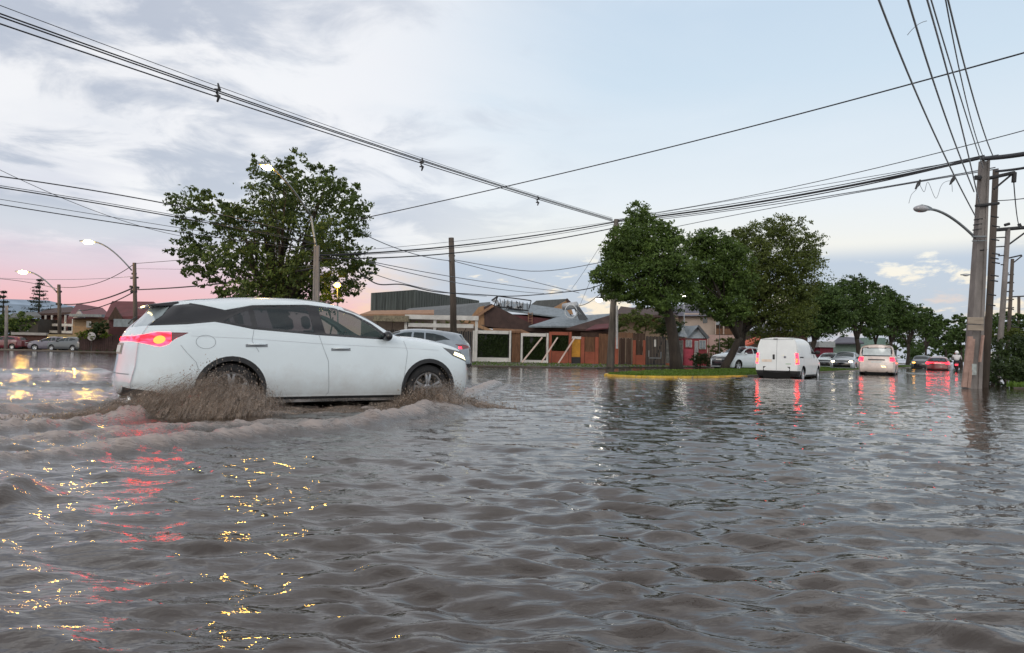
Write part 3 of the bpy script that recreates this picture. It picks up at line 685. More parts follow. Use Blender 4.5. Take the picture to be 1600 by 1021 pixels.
for sd in (-1, 1): c2.patch(quadfn((-2.02, .90), (-1.92, .90), (-1.90, .965), (-2.0, .965)), 4, 4, tail_on, 'lamp_core', .006, sd)
seams(c2, [[(-.25, 1.03), (-.2, .9), (-.13, .3)], [(-1.0, 1.05), (-1.02, .9), (-.95, .7)]], .012)
x, y = place(1157, 45)
c3 = Car(HATCH, 'parked_hatchback', 'white hatchback parked behind the leaning tree on the grassy median, front towards the left', 'car', x, y, math.radians(214), -.02, level=3, scale=(.90, .95, .93), trims=dict(tail=tail_on))
dress(c3, white_paint, R=.31); seams(c3, [[(-.25, 1.0), (-.13, .3)]], .014)
c3.patch(quadfn((-.5, .42), (.5, .42), (.55, .56), (-.55, .56)), 8, 4, gloss_black, 'grille', .012, 1, 'x'); c3.patch(quadfn((-.22, .62), (.22, .62), (.22, .70), (-.22, .70)), 4, 2, plate_m, 'number_plate', .012, 1, 'x')
# cargo van
VAN = dict(Wmax=.86, wheels=(1.25, -1.30), wz=.32, arch=.36, zrows=(.22, .34, .5, .72),
 xs=[-1.88, -1.6, -1.25, -.8, -.3, .1, .4, .62, .84, 1.05, 1.25, 1.5, 1.72], xrs=-1.95, xfs=1.85,
 W=[(-2, .84), (-1.5, .86), (1.3, .86), (1.7, .82), (2, .78)], zsh=[(-2, .98), (.8, .95), (1.6, .84), (1.9, .74)],
 zbelt=[(-2, 1.20), (.8, 1.14), (1.1, 1.06), (1.6, .95), (1.9, .82)], belt_in=[(-2, .03), (.8, .05), (1.6, .12)],
 zre=[(-2, 1.70), (-.3, 1.74), (.1, 1.70), (.4, 1.58), (.7, 1.36), (1.0, 1.12), (1.3, 1.04), (1.7, .93), (1.9, .84)],
 ztop=[(-2, 1.78), (-.3, 1.83), (.1, 1.79), (.4, 1.66), (.7, 1.44), (1.0, 1.20), (1.3, 1.10), (1.7, .98), (1.9, .87)],
 yre=[(-2, .70), (.1, .68), (.9, .70), (1.2, .66), (1.9, .56)], mid=.25,
 XR=[-1.96, -2.02, -2.04, -2.02, -2.01, -2.0, -1.97, -1.93], XF=[1.82, 1.9, 1.94, 1.93, 1.9, 1.86, 1.83, 1.8], bow=(-.03, .12), wr=.955, wf=.86, ws=(.2, .98),
 polys=[('side_glass', [(.12, 1.16), (.06, 1.60), (.32, 1.58), (.62, 1.38), (.84, 1.13)]), ('bumper', [(-2.2, .46), (-1.72, .46), (-1.66, .1), (-2.2, .1)]),
        ('tail', [(-2.2, .72), (-2.2, 1.16), (-1.93, 1.16), (-1.93, .72)])],
 masks=[('tail_x', lambda c, M0: c[:, 0] > 99)])
VAN['polys'].append(('side_trim', [(-.85, .30), (.85, .30), (.85, .1), (-.85, .1)]))
# only the outer strips of the back are lamps
def van_masks(lo, hi, yin):
    return [('body', lambda c, M0: (M0 == 3) & (c[:, 2] > lo-.02) & (c[:, 2] < hi+.02) & (np.abs(c[:, 1]) < yin))]
VAN['masks'] = van_masks(.72, 1.16, .72)
x, y = place(1216, 28)
c4 = Car(VAN, 'panel_van', 'white panel van with plain rear doors and black bumper, driving away on the flooded avenue', 'van', x+1.15, y+1.7, math.radians(90-36), -.14, level=3, scale=(1, 1, 1), paint=cream_paint, trims=dict(tail=tail_on))
c4.wheels(.315, .19, 2, 7); c4.mirror(.80, 1.22, .80, plastic, 1.1)
for sd in (-1, 1): c4.ribbon([(x_, 1.0) for x_ in np.linspace(-1.80, -1.30, 8)], .05, plastic, 'door_rail', .006, side=sd)
c4.ribbon([(.0, z) for z in np.linspace(.48, 1.70, 20)], .012, seam, 'door_gap', side=-1, axis='x')
c4.ribbon([(y_, 1.695) for y_ in np.linspace(-.6, .6, 20)], .014, seam, 'door_gap', side=-1, axis='x')
b = MB(); p = c4.rx(-.0, 1.71)[0]; b.box(p.x-.03, p.x+.01, -.08+.06, .08+.06, 1.70, 1.73); b.build('brake_light', plastic, c4.root, local=True)
p = c4.rx(.06, 1.03)[0]; b = MB(); b.box(p.x-.015, p.x+.02, .07, .15, .90, 1.10); b.box(p.x-.03, p.x+.0, .10, .135, .93, 1.02); b.build('door_handle', plastic, c4.root, local=True, bevel=.006)
p = c4.rx(-.32, 1.0)[0]; b = MB(); b.lathe([(.002, -.012), (.045, -.012), (.05, 0)], (p.x-.004, -.32, 1.0), 'x', 18); o = b.build('emblem', mat('emblem_grey', (.30, .31, .33), rough=.3, metal=.6), c4.root, local=True)
MB().lathe([(.002, -.018), (.028, -.018), (.03, 0)], (p.x-.004, -.32, 1.0), 'x', 14).build('emblem_centre', mat('emblem_dark', (.10, .10, .12), rough=.3, metal=.6), o, local=True)
c4.patch(quadfn((.18, .80), (.58, .80), (.58, .90), (.18, .90)), 5, 2, mat('plate_warm', (.75, .62, .52), rough=.5), 'number_plate', .01, -1, 'x')
c4.patch(quadfn((-.55, .72), (-.35, .72), (-.35, .745), (-.55, .745)), 4, 2, mat('green_badge', (.25, .45, .25), rough=.4), 'badge', .008, -1, 'x')
for sd in (-1, 1):
    seams(c4, [[(.08, 1.60), (.02, 1.15), (.05, .35)], [(.88, 1.12), (.92, .75), (.80, .4)]], .012)
    c4.patch(quadfn((.42, .98), (.52, .98), (.52, 1.12), (.42, 1.12)), 4, 4, plastic, 'fuel_cap' if sd < 0 else 'vent', .005, sd); break
for sd in (-1, 1): c4.patch(quadfn((sd*.745, .78), (sd*.79, .78), (sd*.79, .95), (sd*.745, .95)), 2, 4, tail_core, 'lamp_core', .008, -1, 'x', parent=c4.parts['tail'][0 if sd > 0 else -1])
# people carrier
MPV = dict(VAN); MPV['masks'] = [('body', lambda c, M0: (M0 == 3) & (c[:, 2] > .84) & (c[:, 2] < 1.12) & (np.abs(c[:, 1]) < .60)),
  ('black', lambda c, M0: (M0 == 3) & (c[:, 2] > 1.16) & (c[:, 2] < 1.62) & (np.abs(c[:, 1]) < .70)),
  ('rearglass', lambda c, M0: (M0 == 3) & (c[:, 2] > 1.20) & (c[:, 2] < 1.58) & (np.abs(c[:, 1]) < .64))]
MPV['XR'] = [-1.90, -2.02, -2.06, -2.03, -1.98, -1.90, -1.82, -1.74]; MPV['bow'] = (-.10, .14); MPV['wr'] = .90
MPV['polys'] = [('side_glass', [(-1.6, 1.22), (-1.5, 1.56), (-.8, 1.62), (-.8, 1.2)]), ('side_glass', [(-.72, 1.2), (-.72, 1.62), (0, 1.62), (.05, 1.17)]), ('side_glass', [(.12, 1.16), (.06, 1.60), (.32, 1.56), (.62, 1.36), (.84, 1.13)]),
  ('tail', [(-2.2, .86), (-2.2, 1.10), (-1.86, 1.10), (-1.80, .90)]), ('bumper', [(-2.2, .30), (-1.66, .30), (-1.66, .1), (-2.2, .1)])]
x, y = place(1366, 38)
c5 = Car(MPV, 'people_carrier', 'white people carrier with a wide rear window, driving away beyond the panel van', 'car', x+1.15, y+1.7, math.radians(90-31), -.14, level=3, scale=(1.05, 1.04, 1.0), paint=mat('warm_white_paint', (.74, .62, .56), rough=.3, coat=.6), trims=dict(rearglass=glass('bright_rear_glass', (.55, .60, .60), .15)))
c5.wheels(.31, .19, 1, 5); c5.mirror(.84, 1.12, .82, white_paint)
c5.patch(quadfn((-.40, .93), (.40, .93), (.40, .99), (-.40, .99)), 6, 2, plastic, 'plate_recess', .006, -1, 'x'); c5.patch(quadfn((-.25, .80), (.25, .80), (.25, .89), (-.25, .89)), 4, 2, plate_m, 'number_plate', .01, -1, 'x')
for yy in (-.45, -.33): c5.patch(quadfn((yy-.02, .55), (yy+.08, .58), (yy+.12, .66), (yy+.02, .63)), 2, 2, emis('glint', (1, .75, .4), 2.0), 'glint_patch', .008, -1, 'x')  # glowing patches stand in for glints low on the tail
# red car far away, braking
x, y = place(1467, 62)
c6 = Car(HATCH, 'red_hatchback', 'small dark red hatchback with lit brake lights, farthest along the avenue beside the motorcycle', 'car', x, y, math.radians(90-34), -.22, level=2, scale=(.85, .95, .88), paint=red_paint, trims=dict(tail=tail_on, rearglass=tint))
dress(c6, R=.3, plate=False)
for sd in (-1, 1): c6.patch(quadfn((sd*.58, .76), (sd*.84, .76), (sd*.84, .90), (sd*.58, .90)), 3, 3, tail_on, 'tail_light', .03, -1, 'x')
c6.patch(quadfn((-.24, .8), (.24, .8), (.24, .87), (-.24, .87)), 3, 2, plate_m, 'number_plate', .02, -1, 'x')
x, y = place(1436, 66)
# oncoming cars on the far side of the median
for (px, Y_, sc_, lab, pm, hd, hl) in ((1322, 55, (.9, .95, .92), 'silver oncoming car with both headlights glaring, just left of the people carrier', silver_paint, 214+22, head_on),
                                  (1296, 63, (.85, .95, .88), 'small white car with its headlights off, half hidden behind the front of the panel van', white_paint, 236, None)):
    x, y = place(px, Y_)
    cc_ = Car(HATCH, 'oncoming_car', lab, 'car', x, y, math.radians(hd), -.10, level=2, scale=sc_, paint=pm, trims=dict(tail=tail_dark)); dress(cc_, R=.31, head=hl, plate=False)
x, y = place(1440, 72)
cc_ = Car(HATCH, 'oncoming_car', 'dark oncoming car with one yellow headlight showing, left of the small red hatchback', 'car', x, y, math.radians(238), -.10, level=2, scale=(.85, .95, .88), paint=grey_paint, trims=dict(tail=tail_dark)); dress(cc_, R=.31, head=orange_lamp, plate=False)
# parked cars far left
for (px, Y_, hd, pm, lab) in ((79, 74, 200, mat('lilac_paint', (.15, .14, .18), rough=.3, coat=.6), 'pale lilac car parked by the low brown fence, left of the grey pole'),
                          (107, 73, 172, grey_paint, 'dark grey car parked right of the pale lilac car by the low brown fence'),
                          (8, 76, 185, mat('crimson_paint', (.12, .01, .025), rough=.3, coat=.6), 'crimson car parked at the far left edge of the view')):
    x, y = place(px, Y_)
    cc_ = Car(HATCH, 'parked_car', lab, 'car', x, y, math.radians(hd), .0, level=2, scale=(.85, .92, .90), paint=pm, trims=dict(tail=tail_dark), group=None); dress(cc_, R=.31)
# ---- motorcycle and rider ---------------------------------------------------
bx_, by_ = place(1495, 56); hd = math.radians(90-34)
mc = thing('motorcycle', 'dark red scooter ridden away beside the small red hatchback', 'motorcycle', (bx_, by_, -.12), hd)
for wx in (-.6, .62):
    MB().lathe([(.17, -.05), (.27, -.055), (.29, 0), (.27, .055), (.17, .05), (.17, -.05)], (wx, 0, .29), 'y', 24).build('wheel', tyre_m, mc, local=True, smooth=True)
b = MB(); b.prism([(-.85, -.13, .55), (-.8, -.13, .80), (-.1, -.13, .78), (.1, -.13, .42), (.42, -.13, .40), (.55, -.13, .95), (.64, -.13, .93), (.52, -.13, .30), (-.45, -.13, .30)], (0, .26, 0)); b.build('fairing', red_paint, mc, local=True, bevel=.03)
b = MB(); b.box(-.82, -.08, -.12, .12, .80, .88); b.build('seat', plastic, mc, local=True, bevel=.03)
b = MB(); b.tube([(.56, -.35, 1.06), (.60, -.1, 1.0), (.60, .1, 1.0), (.56, .35, 1.06)], .018, 8); b.build('handlebar', plastic, mc, local=True)
b = MB(); b.box(-.88, -.84, -.08, .08, .62, .70); b.build('tail_light', tail_on, mc, local=True)
def skin_body(name, nodes, edges, m, parent, root=0, sub=1):
    me = bpy.data.meshes.new(name); me.from_pydata([n_[0] for n_ in nodes], edges, [])
    o = bpy.data.objects.new(name, me); COL.objects.link(o)
    md = o.modifiers.new('k', 'SKIN'); md.use_smooth_shade = True
    for i, n_ in enumerate(nodes): me.skin_vertices[0].data[i].radius = (n_[1], n_[2] if len(n_) > 2 else n_[1]); me.skin_vertices[0].data[i].use_root = (i == root)
    s2 = o.modifiers.new('s', 'SUBSURF'); s2.levels = sub; s2.render_levels = sub
    dg = bpy.context.evaluated_depsgraph_get(); m2 = bpy.data.meshes.new_from_object(o.evaluated_get(dg)); bpy.data.objects.remove(o)
    m2.materials.clear(); return link(name, m2, m, parent, local=True, smooth=True)
cloth = mat('pale_jacket', (.62, .60, .60), rough=.8, var=.1); dark_cloth = mat('dark_trousers', (.03, .03, .04), rough=.9)
pr = thing('person', 'person in a pale jacket and white helmet riding the dark red scooter', 'person', (bx_, by_, -.12), hd)
N = [((-.35, 0, .92), .15, .17), ((-.30, 0, 1.10), .14, .17), ((-.20, 0, 1.32), .13, .19), ((-.14, 0, 1.44), .07), ((-.08, 0, 1.56), .08),
     ((-.16, .20, 1.38), .065), ((.10, .27, 1.18), .05), ((.42, .30, 1.10), .04), ((-.16, -.20, 1.38), .065), ((.10, -.27, 1.18), .05), ((.42, -.30, 1.10), .04),
     ((-.30, .11, .90), .10), ((.12, .17, .86), .085), ((.16, .16, .50), .06), ((.28, .16, .44), .05), ((-.30, -.11, .90), .10), ((.12, -.17, .86), .085), ((.16, -.16, .50), .06), ((.28, -.16, .44), .05),
     ((.52, .32, 1.10), .035), ((.52, -.32, 1.10), .035)]
Ed = [(0, 1), (1, 2), (2, 3), (3, 4), (2, 5), (5, 6), (6, 7), (7, 19), (2, 8), (8, 9), (9, 10), (10, 20), (0, 11), (11, 12), (12, 13), (13, 14), (0, 15), (15, 16), (16, 17), (17, 18)]
skin_body('body', N, Ed, dark_cloth, pr, 0, 2)
skin_body('jacket', [((-.36, 0, .95), .19, .21), ((-.31, 0, 1.12), .18, .21), ((-.21, 0, 1.33), .165, .225), ((-.15, 0, 1.43), .10), ((-.16, .22, 1.38), .09), ((.10, .28, 1.18), .07), ((.38, .30, 1.11), .055), ((-.16, -.22, 1.38), .09), ((.10, -.28, 1.18), .07), ((.38, -.30, 1.11), .055)], [(0, 1), (1, 2), (2, 3), (2, 4), (4, 5), (5, 6), (2, 7), (7, 8), (8, 9)], cloth, pr, 0, 2)
hl_ = bpy.data.objects.new('helmet', None)
MB().ball((-.06, 0, 1.64), .155, .135, .15, 20, 14).build('helmet', mat('helmet_white', (.85, .85, .85), rough=.2, coat=1), pr, local=True, smooth=True)
b = MB(); b.ball((.02, 0, 1.63), .10, .115, .06, 14, 8); b.build('visor', gloss_black, pr, local=True, smooth=True)
# ================================================================== splashes
spray_m = mat('muddy_spray', (.30, .225, .17), rough=.18, var=.4, scale=4, island=.22)
sheet_m = mat('muddy_sheet', (.19, .14, .105), rough=.22, var=.7, scale=9, bump=1.0, bscale=22, stretch=(1, 1, .45))
def veil(m, lo, hi, sc):
    n = m.node_tree.nodes; l = m.node_tree.links; b = n['Principled BSDF']; tr = n.new('ShaderNodeBsdfTransparent'); mx = n.new('ShaderNodeMixShader')
    tc = n.new('ShaderNodeTexCoord'); nz = n.new('ShaderNodeTexNoise'); nz.inputs['Scale'].default_value = sc; nz.inputs['Detail'].default_value = 6; nz.inputs['Roughness'].default_value = .7; l.new(tc.outputs['Object'], nz.inputs['Vector'])
    r = n.new('ShaderNodeMapRange'); r.inputs[1].default_value = .38; r.inputs[2].default_value = .62; r.inputs[3].default_value = lo; r.inputs[4].default_value = hi; l.new(nz.outputs[0], r.inputs[0])
    l.new(r.outputs[0], mx.inputs[0]); l.new(b.outputs[0], mx.inputs[1]); l.new(tr.outputs[0], mx.inputs[2]); l.new(mx.outputs[0], n['Material Output'].inputs['Surface'])
veil(spray_m, .50, .93, 9); veil(sheet_m, .0, .60, 8)
def to_w(u, v, z): return SO[0]+SU[0]*u+SN[0]*v, SO[1]+SU[1]*u+SN[1]*v, z
def splash(label, u0, u1, Hf, N, out, back, seed, droplets, spill=1.0):
    rg = np.random.default_rng(seed)
    u = rg.uniform(u0, u1, N); tt = (u-u0)/(u1-u0); H = Hf(tt)*rg.uniform(.35, 1.08, N)**.8
    clump = fbm(u*7, u*0+seed, 3, seed); H *= .72+.56*clump
    vz = np.sqrt(2*9.8*np.maximum(H, .004)); T = 2*vz/9.8
    vo = out*rg.uniform(.45, 1.15, N)/np.maximum(.25, T); vb = -back*rg.uniform(.2, 1.2, N)/np.maximum(.3, T)
    v0 = -.90-rg.uniform(0, .22, N); z0 = -.02
    a = rg.uniform(0, .90, N); ln = rg.uniform(.035, .13, N); e = np.minimum(a+ln, 1.02)
    w = rg.uniform(.0015, .0045, N)+.006*(rg.random(N) < .05); K = 3; V = np.zeros((N, K+1, 2, 3))
    wob = rg.normal(size=(N, 3))*.16
    for k in range(K+1):
        s = (a+(e-a)*k/K); t = s*T
        uu = u+vb*t+wob[:, 0]*s; vv = v0-vo*t+wob[:, 1]*s*.5; zz = z0+vz*t-4.9*t*t
        ww = w*np.sin(PI*(k+.35)/(K+.7))
        # ribbon width lies along the car side so that both sides read as streaks
        V[:, k, 0] = np.stack(to_w(uu-ww, vv-ww*.5, zz+ww*.3), -1); V[:, k, 1] = np.stack(to_w(uu+ww, vv+ww*.5, zz-ww*.3), -1)
    V = V.reshape(-1, 3); base = np.arange(N)[:, None]*(2*(K+1)); k = np.arange(K)[None]*2
    F = np.stack([base+k, base+k+1, base+k+3, base+k+2], -1).reshape(-1, 4)
    # droplets
    D = droplets; du = rg.uniform(u0-.35, u1+.25, D); dt_ = np.clip((du-u0)/(u1-u0), 0, 1); dH = Hf(dt_)*rg.uniform(.4, 1.5, D)+.03; s = rg.uniform(.1, 1, D)
    dz = 4*dH*s*(1-s); dv = -.92-out*s*rg.uniform(.5, 1.35, D); r = .0014+.008*rg.random(D)**5
    C = np.stack(to_w(du-back*s*.6, dv, dz), -1)
    O = np.array([[1, 0, 0], [-1, 0, 0], [0, 1, 0], [0, -1, 0], [0, 0, 1.6], [0, 0, -1.6]])
    VD = (C[:, None]+O[None]*r[:, None, None]).reshape(-1, 3)+0
    tri = np.array([[0, 2, 4, 4], [2, 1, 4, 4], [1, 3, 4, 4], [3, 0, 4, 4], [2, 0, 5, 5], [1, 2, 5, 5], [3, 1, 5, 5], [0, 3, 5, 5]])
    FD = (np.arange(D)[:, None, None]*6+tri[None]).reshape(-1, 4)
    root = thing('water_splash', label, 'splash', tuple(to_w((u0+u1)/2, -1.2, 0)))
    q = wloc(root); off = np.array([q.x, q.y, q.z])
    # body of the wave: a curling sheet with a ragged lip
    nu, nv = 260, 70; U, S_ = np.meshgrid(np.linspace(u0-.15, u1+.15, nu), np.linspace(0, 1, nv), indexing='ij')
    tt = np.clip((U-u0)/(u1-u0), 0, 1); Hs = Hf(tt)*(.50+.35*fbm(U*5, S_*1.2, 3, seed))
    n1 = fbm(U*11+S_*2, S_*3.2, 4, seed+5); n2 = fbm(U*28, S_*7, 3, seed+7)
    zz = 4*Hs*S_*(1-S_)*(.92)+(n1-.5)*.11*Hs/.3+(n2-.5)*.035; vv = -.93-out*S_*(.72+.2*n1); uu = U-back*.55*S_+(n2-.5)*.05
    zz = np.where((S_ < .03) | (S_ > .97), -.05, zz); zz -= .05*(1-np.clip(tt*12, 0, 1))+.05*(1-np.clip((1-tt)*12, 0, 1))
    VS = np.stack(to_w(uu, vv, zz), -1).reshape(-1, 3)-off
    L3 = [VS]
    for q3, (kh, ko) in enumerate(((.78, 1.25), (1.12, .62))):
        n3 = fbm(U*13+q3*7, S_*4, 4, seed+20+q3); z3 = 4*Hs*kh*S_*(1-S_)+(n3-.5)*.16*Hs/.3; v3 = -.93-out*ko*S_*(.75+.25*n3); z3 = np.where((S_ < .03) | (S_ > .97), -.05, z3)-.06*(1-np.clip(tt*12, 0, 1))-.06*(1-np.clip((1-tt)*12, 0, 1))
        L3.append(np.stack(to_w(uu+(n3-.5)*.08, v3, z3), -1).reshape(-1, 3)-off)
    i, j = np.meshgrid(np.arange(nu-1), np.arange(nv-1), indexing='ij'); FS = np.stack([i*nv+j, (i+1)*nv+j, (i+1)*nv+j+1, i*nv+j+1], -1).reshape(-1, 4)
    link('wave_sheet', npmesh(np.concatenate(L3), np.concatenate([FS+k3*nu*nv for k3 in range(3)])), sheet_m, root, local=True, smooth=True)
    o = link('spray', npmesh(V-off, F), spray_m, root, local=True, smooth=True); o['kind'] = 'stuff'
    me = bpy.data.meshes.new('d'); me.from_pydata([tuple(p) for p in (VD-off)], [], [tuple(f[:3]) for f in FD.tolist()]); o = link('droplets', me, mat('drop_water', (.26, .21, .17), rough=.15, var=.3, island=.5), root, local=True); o['kind'] = 'stuff'
    return root
splash('tall brown spray thrown up around the rear wheel of the large white SUV', -3.1, -.72, lambda t: .035+1.5*np.clip(t, 0, 1)**1.9*np.clip(1-t, 0, 1)**.55*(.75+.5*vnoise(t*9, t*0, 5)), 52000, .62, .85, 3, 6500)
splash('low brown curl of water thrown up by the front wheel of the large white SUV', .80, 2.0, lambda t: .05+.32*np.sin(PI*np.clip(t, 0, 1)**1.2)**.7*(.8+.4*vnoise(t*8, t*0, 6)), 26000, .58, .25, 4, 3500)
splash('low line of muddy spray along the door sill of the large white SUV', -1.0, 1.1, lambda t: .035+.05*np.sin(9*t)**2, 2600, .55, .4, 8, 400)
splash('small fan of spray ahead of the front bumper of the large white SUV', 1.85, 2.45, lambda t: .20*(1-t)+.02, 900, .70, -.15, 9, 700)
for (cx, cy, lab) in ((c4.root.location.x, c4.root.location.y, 'van'), ):
    pass
# ================================================================== vegetation
bark = mat('bark', (.034, .026, .020), rough=.9, var=.5, scale=4, bump=.8, bscale=14, stretch=(1, 1, .3))
bark_light = mat('pale_bark', (.13, .10, .08), rough=.9, var=.4, scale=4, bump=.6, bscale=14, stretch=(1, 1, .3))
LEAF = dict(
 big=leafmat('leaves_big_tree', (.036, .058, .016), (.150, .215, .050), .3),
 dense=leafmat('leaves_dense', (.042, .076, .018), (.165, .250, .052), .25),
 olive=leafmat('leaves_olive', (.046, .072, .016), (.195, .230, .052), .28),
 far=leafmat('leaves_far', (.030, .058, .015), (.115, .185, .042), .2),
 hedge=leafmat('leaves_hedge', (.018, .034, .010), (.062, .095, .022), .2),
 bright=leafmat('leaves_bright', (.06, .10, .01), (.24, .30, .03), .4),
 conifer=leafmat('leaves_conifer', (.018, .030, .020), (.045, .065, .040), .1))
def leaf_quads(C, size, rg, droop=.3, aspect=.45):
    n = len(C); a = rg.normal(size=(n, 3)); a[:, 2] -= droop; a /= np.linalg.norm(a, axis=1)[:, None]
    b = np.cross(a, rg.normal(size=(n, 3))); b /= np.linalg.norm(b, axis=1)[:, None]
    s = (size*rg.uniform(.6, 1.35, n))[:, None]
    V = np.stack([C-a*s*.5, C+b*s*aspect*.5, C+a*s*.5, C-b*s*aspect*.5], 1).reshape(-1, 3)
    return V, np.arange(n*4).reshape(-1, 4)
def clump_points(c, r, n, rg, flat=.85, hollow=.45):
    """leaf sprays: small twig tufts spread through an uneven ball"""
    k = max(3, n//22); d = rg.normal(size=(k, 3)); d /= np.linalg.norm(d, axis=1)[:, None]
    lum = .58+.72*vnoise(d[:, 0]*2.3+c[0], d[:, 1]*2.3+d[:, 2]*1.7+c[2], 3)
    rad = r*lum*rg.uniform(hollow, 1.0, k)**.6
    t = c+d*rad[:, None]*np.array([1, 1, flat])
    p = np.repeat(t, 22, 0)+rg.normal(size=(k*22, 3))*r*np.repeat(rg.uniform(.07, .17, k), 22)[:, None]*np.array([1.15, 1.15, .6])
    return p[:max(n, 1)]
def tree(name, label, base, clumps, leaf, size, n, trunk_r, Y, seed, group=None, rk=1.12, limbs=None, flat=.85, fork=.45, parent_loc=None, bark_m=None, cat='tree', depth=1.0, lean=None, keep_limbs=9):
    rg = np.random.default_rng(seed); s = FPX/Y; bs = np.array(base, float)
    root = thing(name, label, cat, tuple(bs), 0, group)
    cs = []
    for i, (px, py, rp) in enumerate(clumps):
        r = rp*rk/s; c = P(px, py, Y+rg.uniform(-1, 1)*depth*1.2); cs.append((c, r))
    extra = []
    allc = np.array([c for c, r in cs]); cen = allc.mean(0); W = np.ptp(allc[:, 0])*.5
    for c, r in cs:      # depth: each clump seen has neighbours in front of and behind it
        for sg in (-1, 1):
            w = max(.2, 1-((c[0]-cen[0])/(W+1e-3))**2)**.5
            extra.append((c+np.array([rg.uniform(-.4, .4)*r, sg*W*w*rg.uniform(.35, .75)*depth, rg.uniform(-.35, .1)*r]), r*.85))
    vol = sum(r**2 for c, r in cs+extra); Ps = []
    for k, (c, r) in enumerate(cs+extra):
        m = int(n*r**2/vol); Ps.append(clump_points(c, r, m, rg, flat))
    Cn = np.concatenate(Ps); V, F = leaf_quads(Cn, size, rg)
    link('crown', npmesh(V-bs, F), LEAF[leaf], root, local=True)
    b = MB(); top = np.array([cen[0], cen[1], bs[2]+(cen[2]-bs[2])*fork]) if lean is None else np.array(lean)
    n_ = 7; path = [bs+(top-bs)*t+np.array([math.sin(t*5+seed)*.10, math.cos(t*4+seed)*.10, 0])*t for t in np.linspace(0, 1, n_)]
    path[0] = bs-np.array([0, 0, .3])
    b.tube(path, [trunk_r*(1.35 if i == 0 else 1.08-.05*i) for i in range(n_)], 12)
    order = sorted(cs+extra[::2], key=lambda q: -q[1])[:keep_limbs]
    for c, r in order:
        m1 = top+(c-top)*.45+np.array([rg.uniform(-.2, .2), rg.uniform(-.2, .2), rg.uniform(-.1, .35)]); m2 = c
        b.tube([path[-2]*.5+top*.5, top+(m1-top)*.5, m1, m1+(m2-m1)*.6, m2], [trunk_r*.62, trunk_r*.5, trunk_r*.36, trunk_r*.22, trunk_r*.08], 8)
        for q in range(3):
            e = c+rg.normal(size=3)*r*.5; b.tube([m1, (m1+e)/2+rg.normal(size=3)*.1, e], [trunk_r*.2, trunk_r*.12, .012], 6)
    v = [tuple(np.array(p)-bs) for p in b.v]; b.v = v
    b.build('trunk', bark_m or bark, root, local=True, smooth=True)
    return root
bY = 36
base = P(452, 560, bY); base[2] = .05
tree('broadleaf_tree', 'tallest broadleaf tree, left of centre, a lit street lamp glaring at its top', base,
 [(300, 318, 26), (292, 345, 22), (330, 312, 22), (345, 335, 26), (312, 375, 26), (300, 405, 24), (330, 400, 28), (310, 428, 20), (345, 430, 24), (375, 360, 30), (385, 330, 20), (420, 300, 34), (425, 272, 24), (455, 268, 22), (490, 268, 22), (460, 310, 42), (505, 300, 34), (520, 275, 14), (545, 300, 22), (560, 326, 20), (540, 340, 30), (410, 350, 42), (470, 365, 46), (520, 375, 38), (552, 365, 18), (555, 400, 26), (535, 430, 34), (490, 420, 46), (430, 415, 48), (385, 405, 34), (470, 455, 42), (420, 455, 38), (390, 455, 24), (540, 455, 18), (365, 462, 18), (565, 420, 16)],
 'big', .20, 40000, .30, bY, 21, rk=1.0, flat=.9, fork=.3, keep_limbs=16)
base = P(516, 480, 34); base[2] = .05
tree('young_tree', 'small yellow green tree lit by the lamp at the foot of the tallest broadleaf tree', base, [(512, 461, 9), (522, 466, 9), (505, 468, 8), (530, 462, 6)], 'bright', .16, 900, .04, 34, 22, fork=.7, keep_limbs=3)
MT = 'trees in a row along the grassy median'
base = P(1058, 577, 37); base[2] = .1; lean = P(1042, 470, 37)
tree('median_tree', 'leafy tree nearest the rounded tip of the median, crown reaching over the wooden pole', base,
 [(998, 345, 24), (975, 368, 24), (1015, 368, 32), (960, 395, 24), (990, 400, 36), (1035, 395, 36), (950, 425, 24), (985, 440, 36), (1030, 435, 40), (1060, 420, 28), (1070, 455, 24), (935, 428, 12), (958, 450, 20), (1040, 465, 26), (1003, 465, 18), (975, 462, 14), (1052, 372, 18), (1030, 352, 14)], 'dense', .165, 44000, .30, 37, 31, lean=lean, depth=.8, keep_limbs=9, group=MT)
base = P(1130, 573, 43); base[2] = .1; lean = P(1158, 528, 43)
tree('median_tree', 'leaning double trunked tree in front of the parked white hatchback on the median', base,
 [(1100, 370, 20), (1085, 385, 20), (1120, 385, 24), (1105, 410, 32), (1140, 400, 26), (1090, 440, 28), (1120, 445, 34), (1150, 440, 30), (1110, 475, 24), (1085, 470, 14), (1145, 475, 26), (1128, 498, 14)], 'dense', .18, 32000, .24, 43, 32, lean=lean, depth=.8, keep_limbs=7, group=MT)
base = P(1155, 572, 46.5); base[2] = .1; lean = P(1162, 515, 46.5)
tree('median_tree', 'widest and tallest crowned median tree, rising behind the white panel van', base,
 [(1212, 352, 20), (1190, 365, 26), (1160, 370, 22), (1235, 365, 26), (1255, 385, 24), (1215, 390, 36), (1175, 400, 34), (1262, 410, 20), (1240, 420, 34), (1200, 435, 40), (1255, 445, 26), (1165, 440, 34), (1230, 465, 34), (1190, 480, 38), (1230, 500, 28), (1195, 512, 26), (1252, 478, 20), (1160, 485, 22), (1150, 368, 12)], 'olive', .175, 46000, .28, 46.5, 33, lean=lean, depth=.8, keep_limbs=9, group=MT)
def mid_tree(px, Y, tops, leaf, lab, seed, n=13000, tr=.26, size=.25, lean=None, baseoff=0):
    b0 = P(px, 560, Y); b0[2] = .08
    tree('median_tree', lab, b0, tops, leaf, size, int(n*1.5), tr, Y, seed, lean=lean, rk=1.38, depth=.6, keep_limbs=7, group=MT)
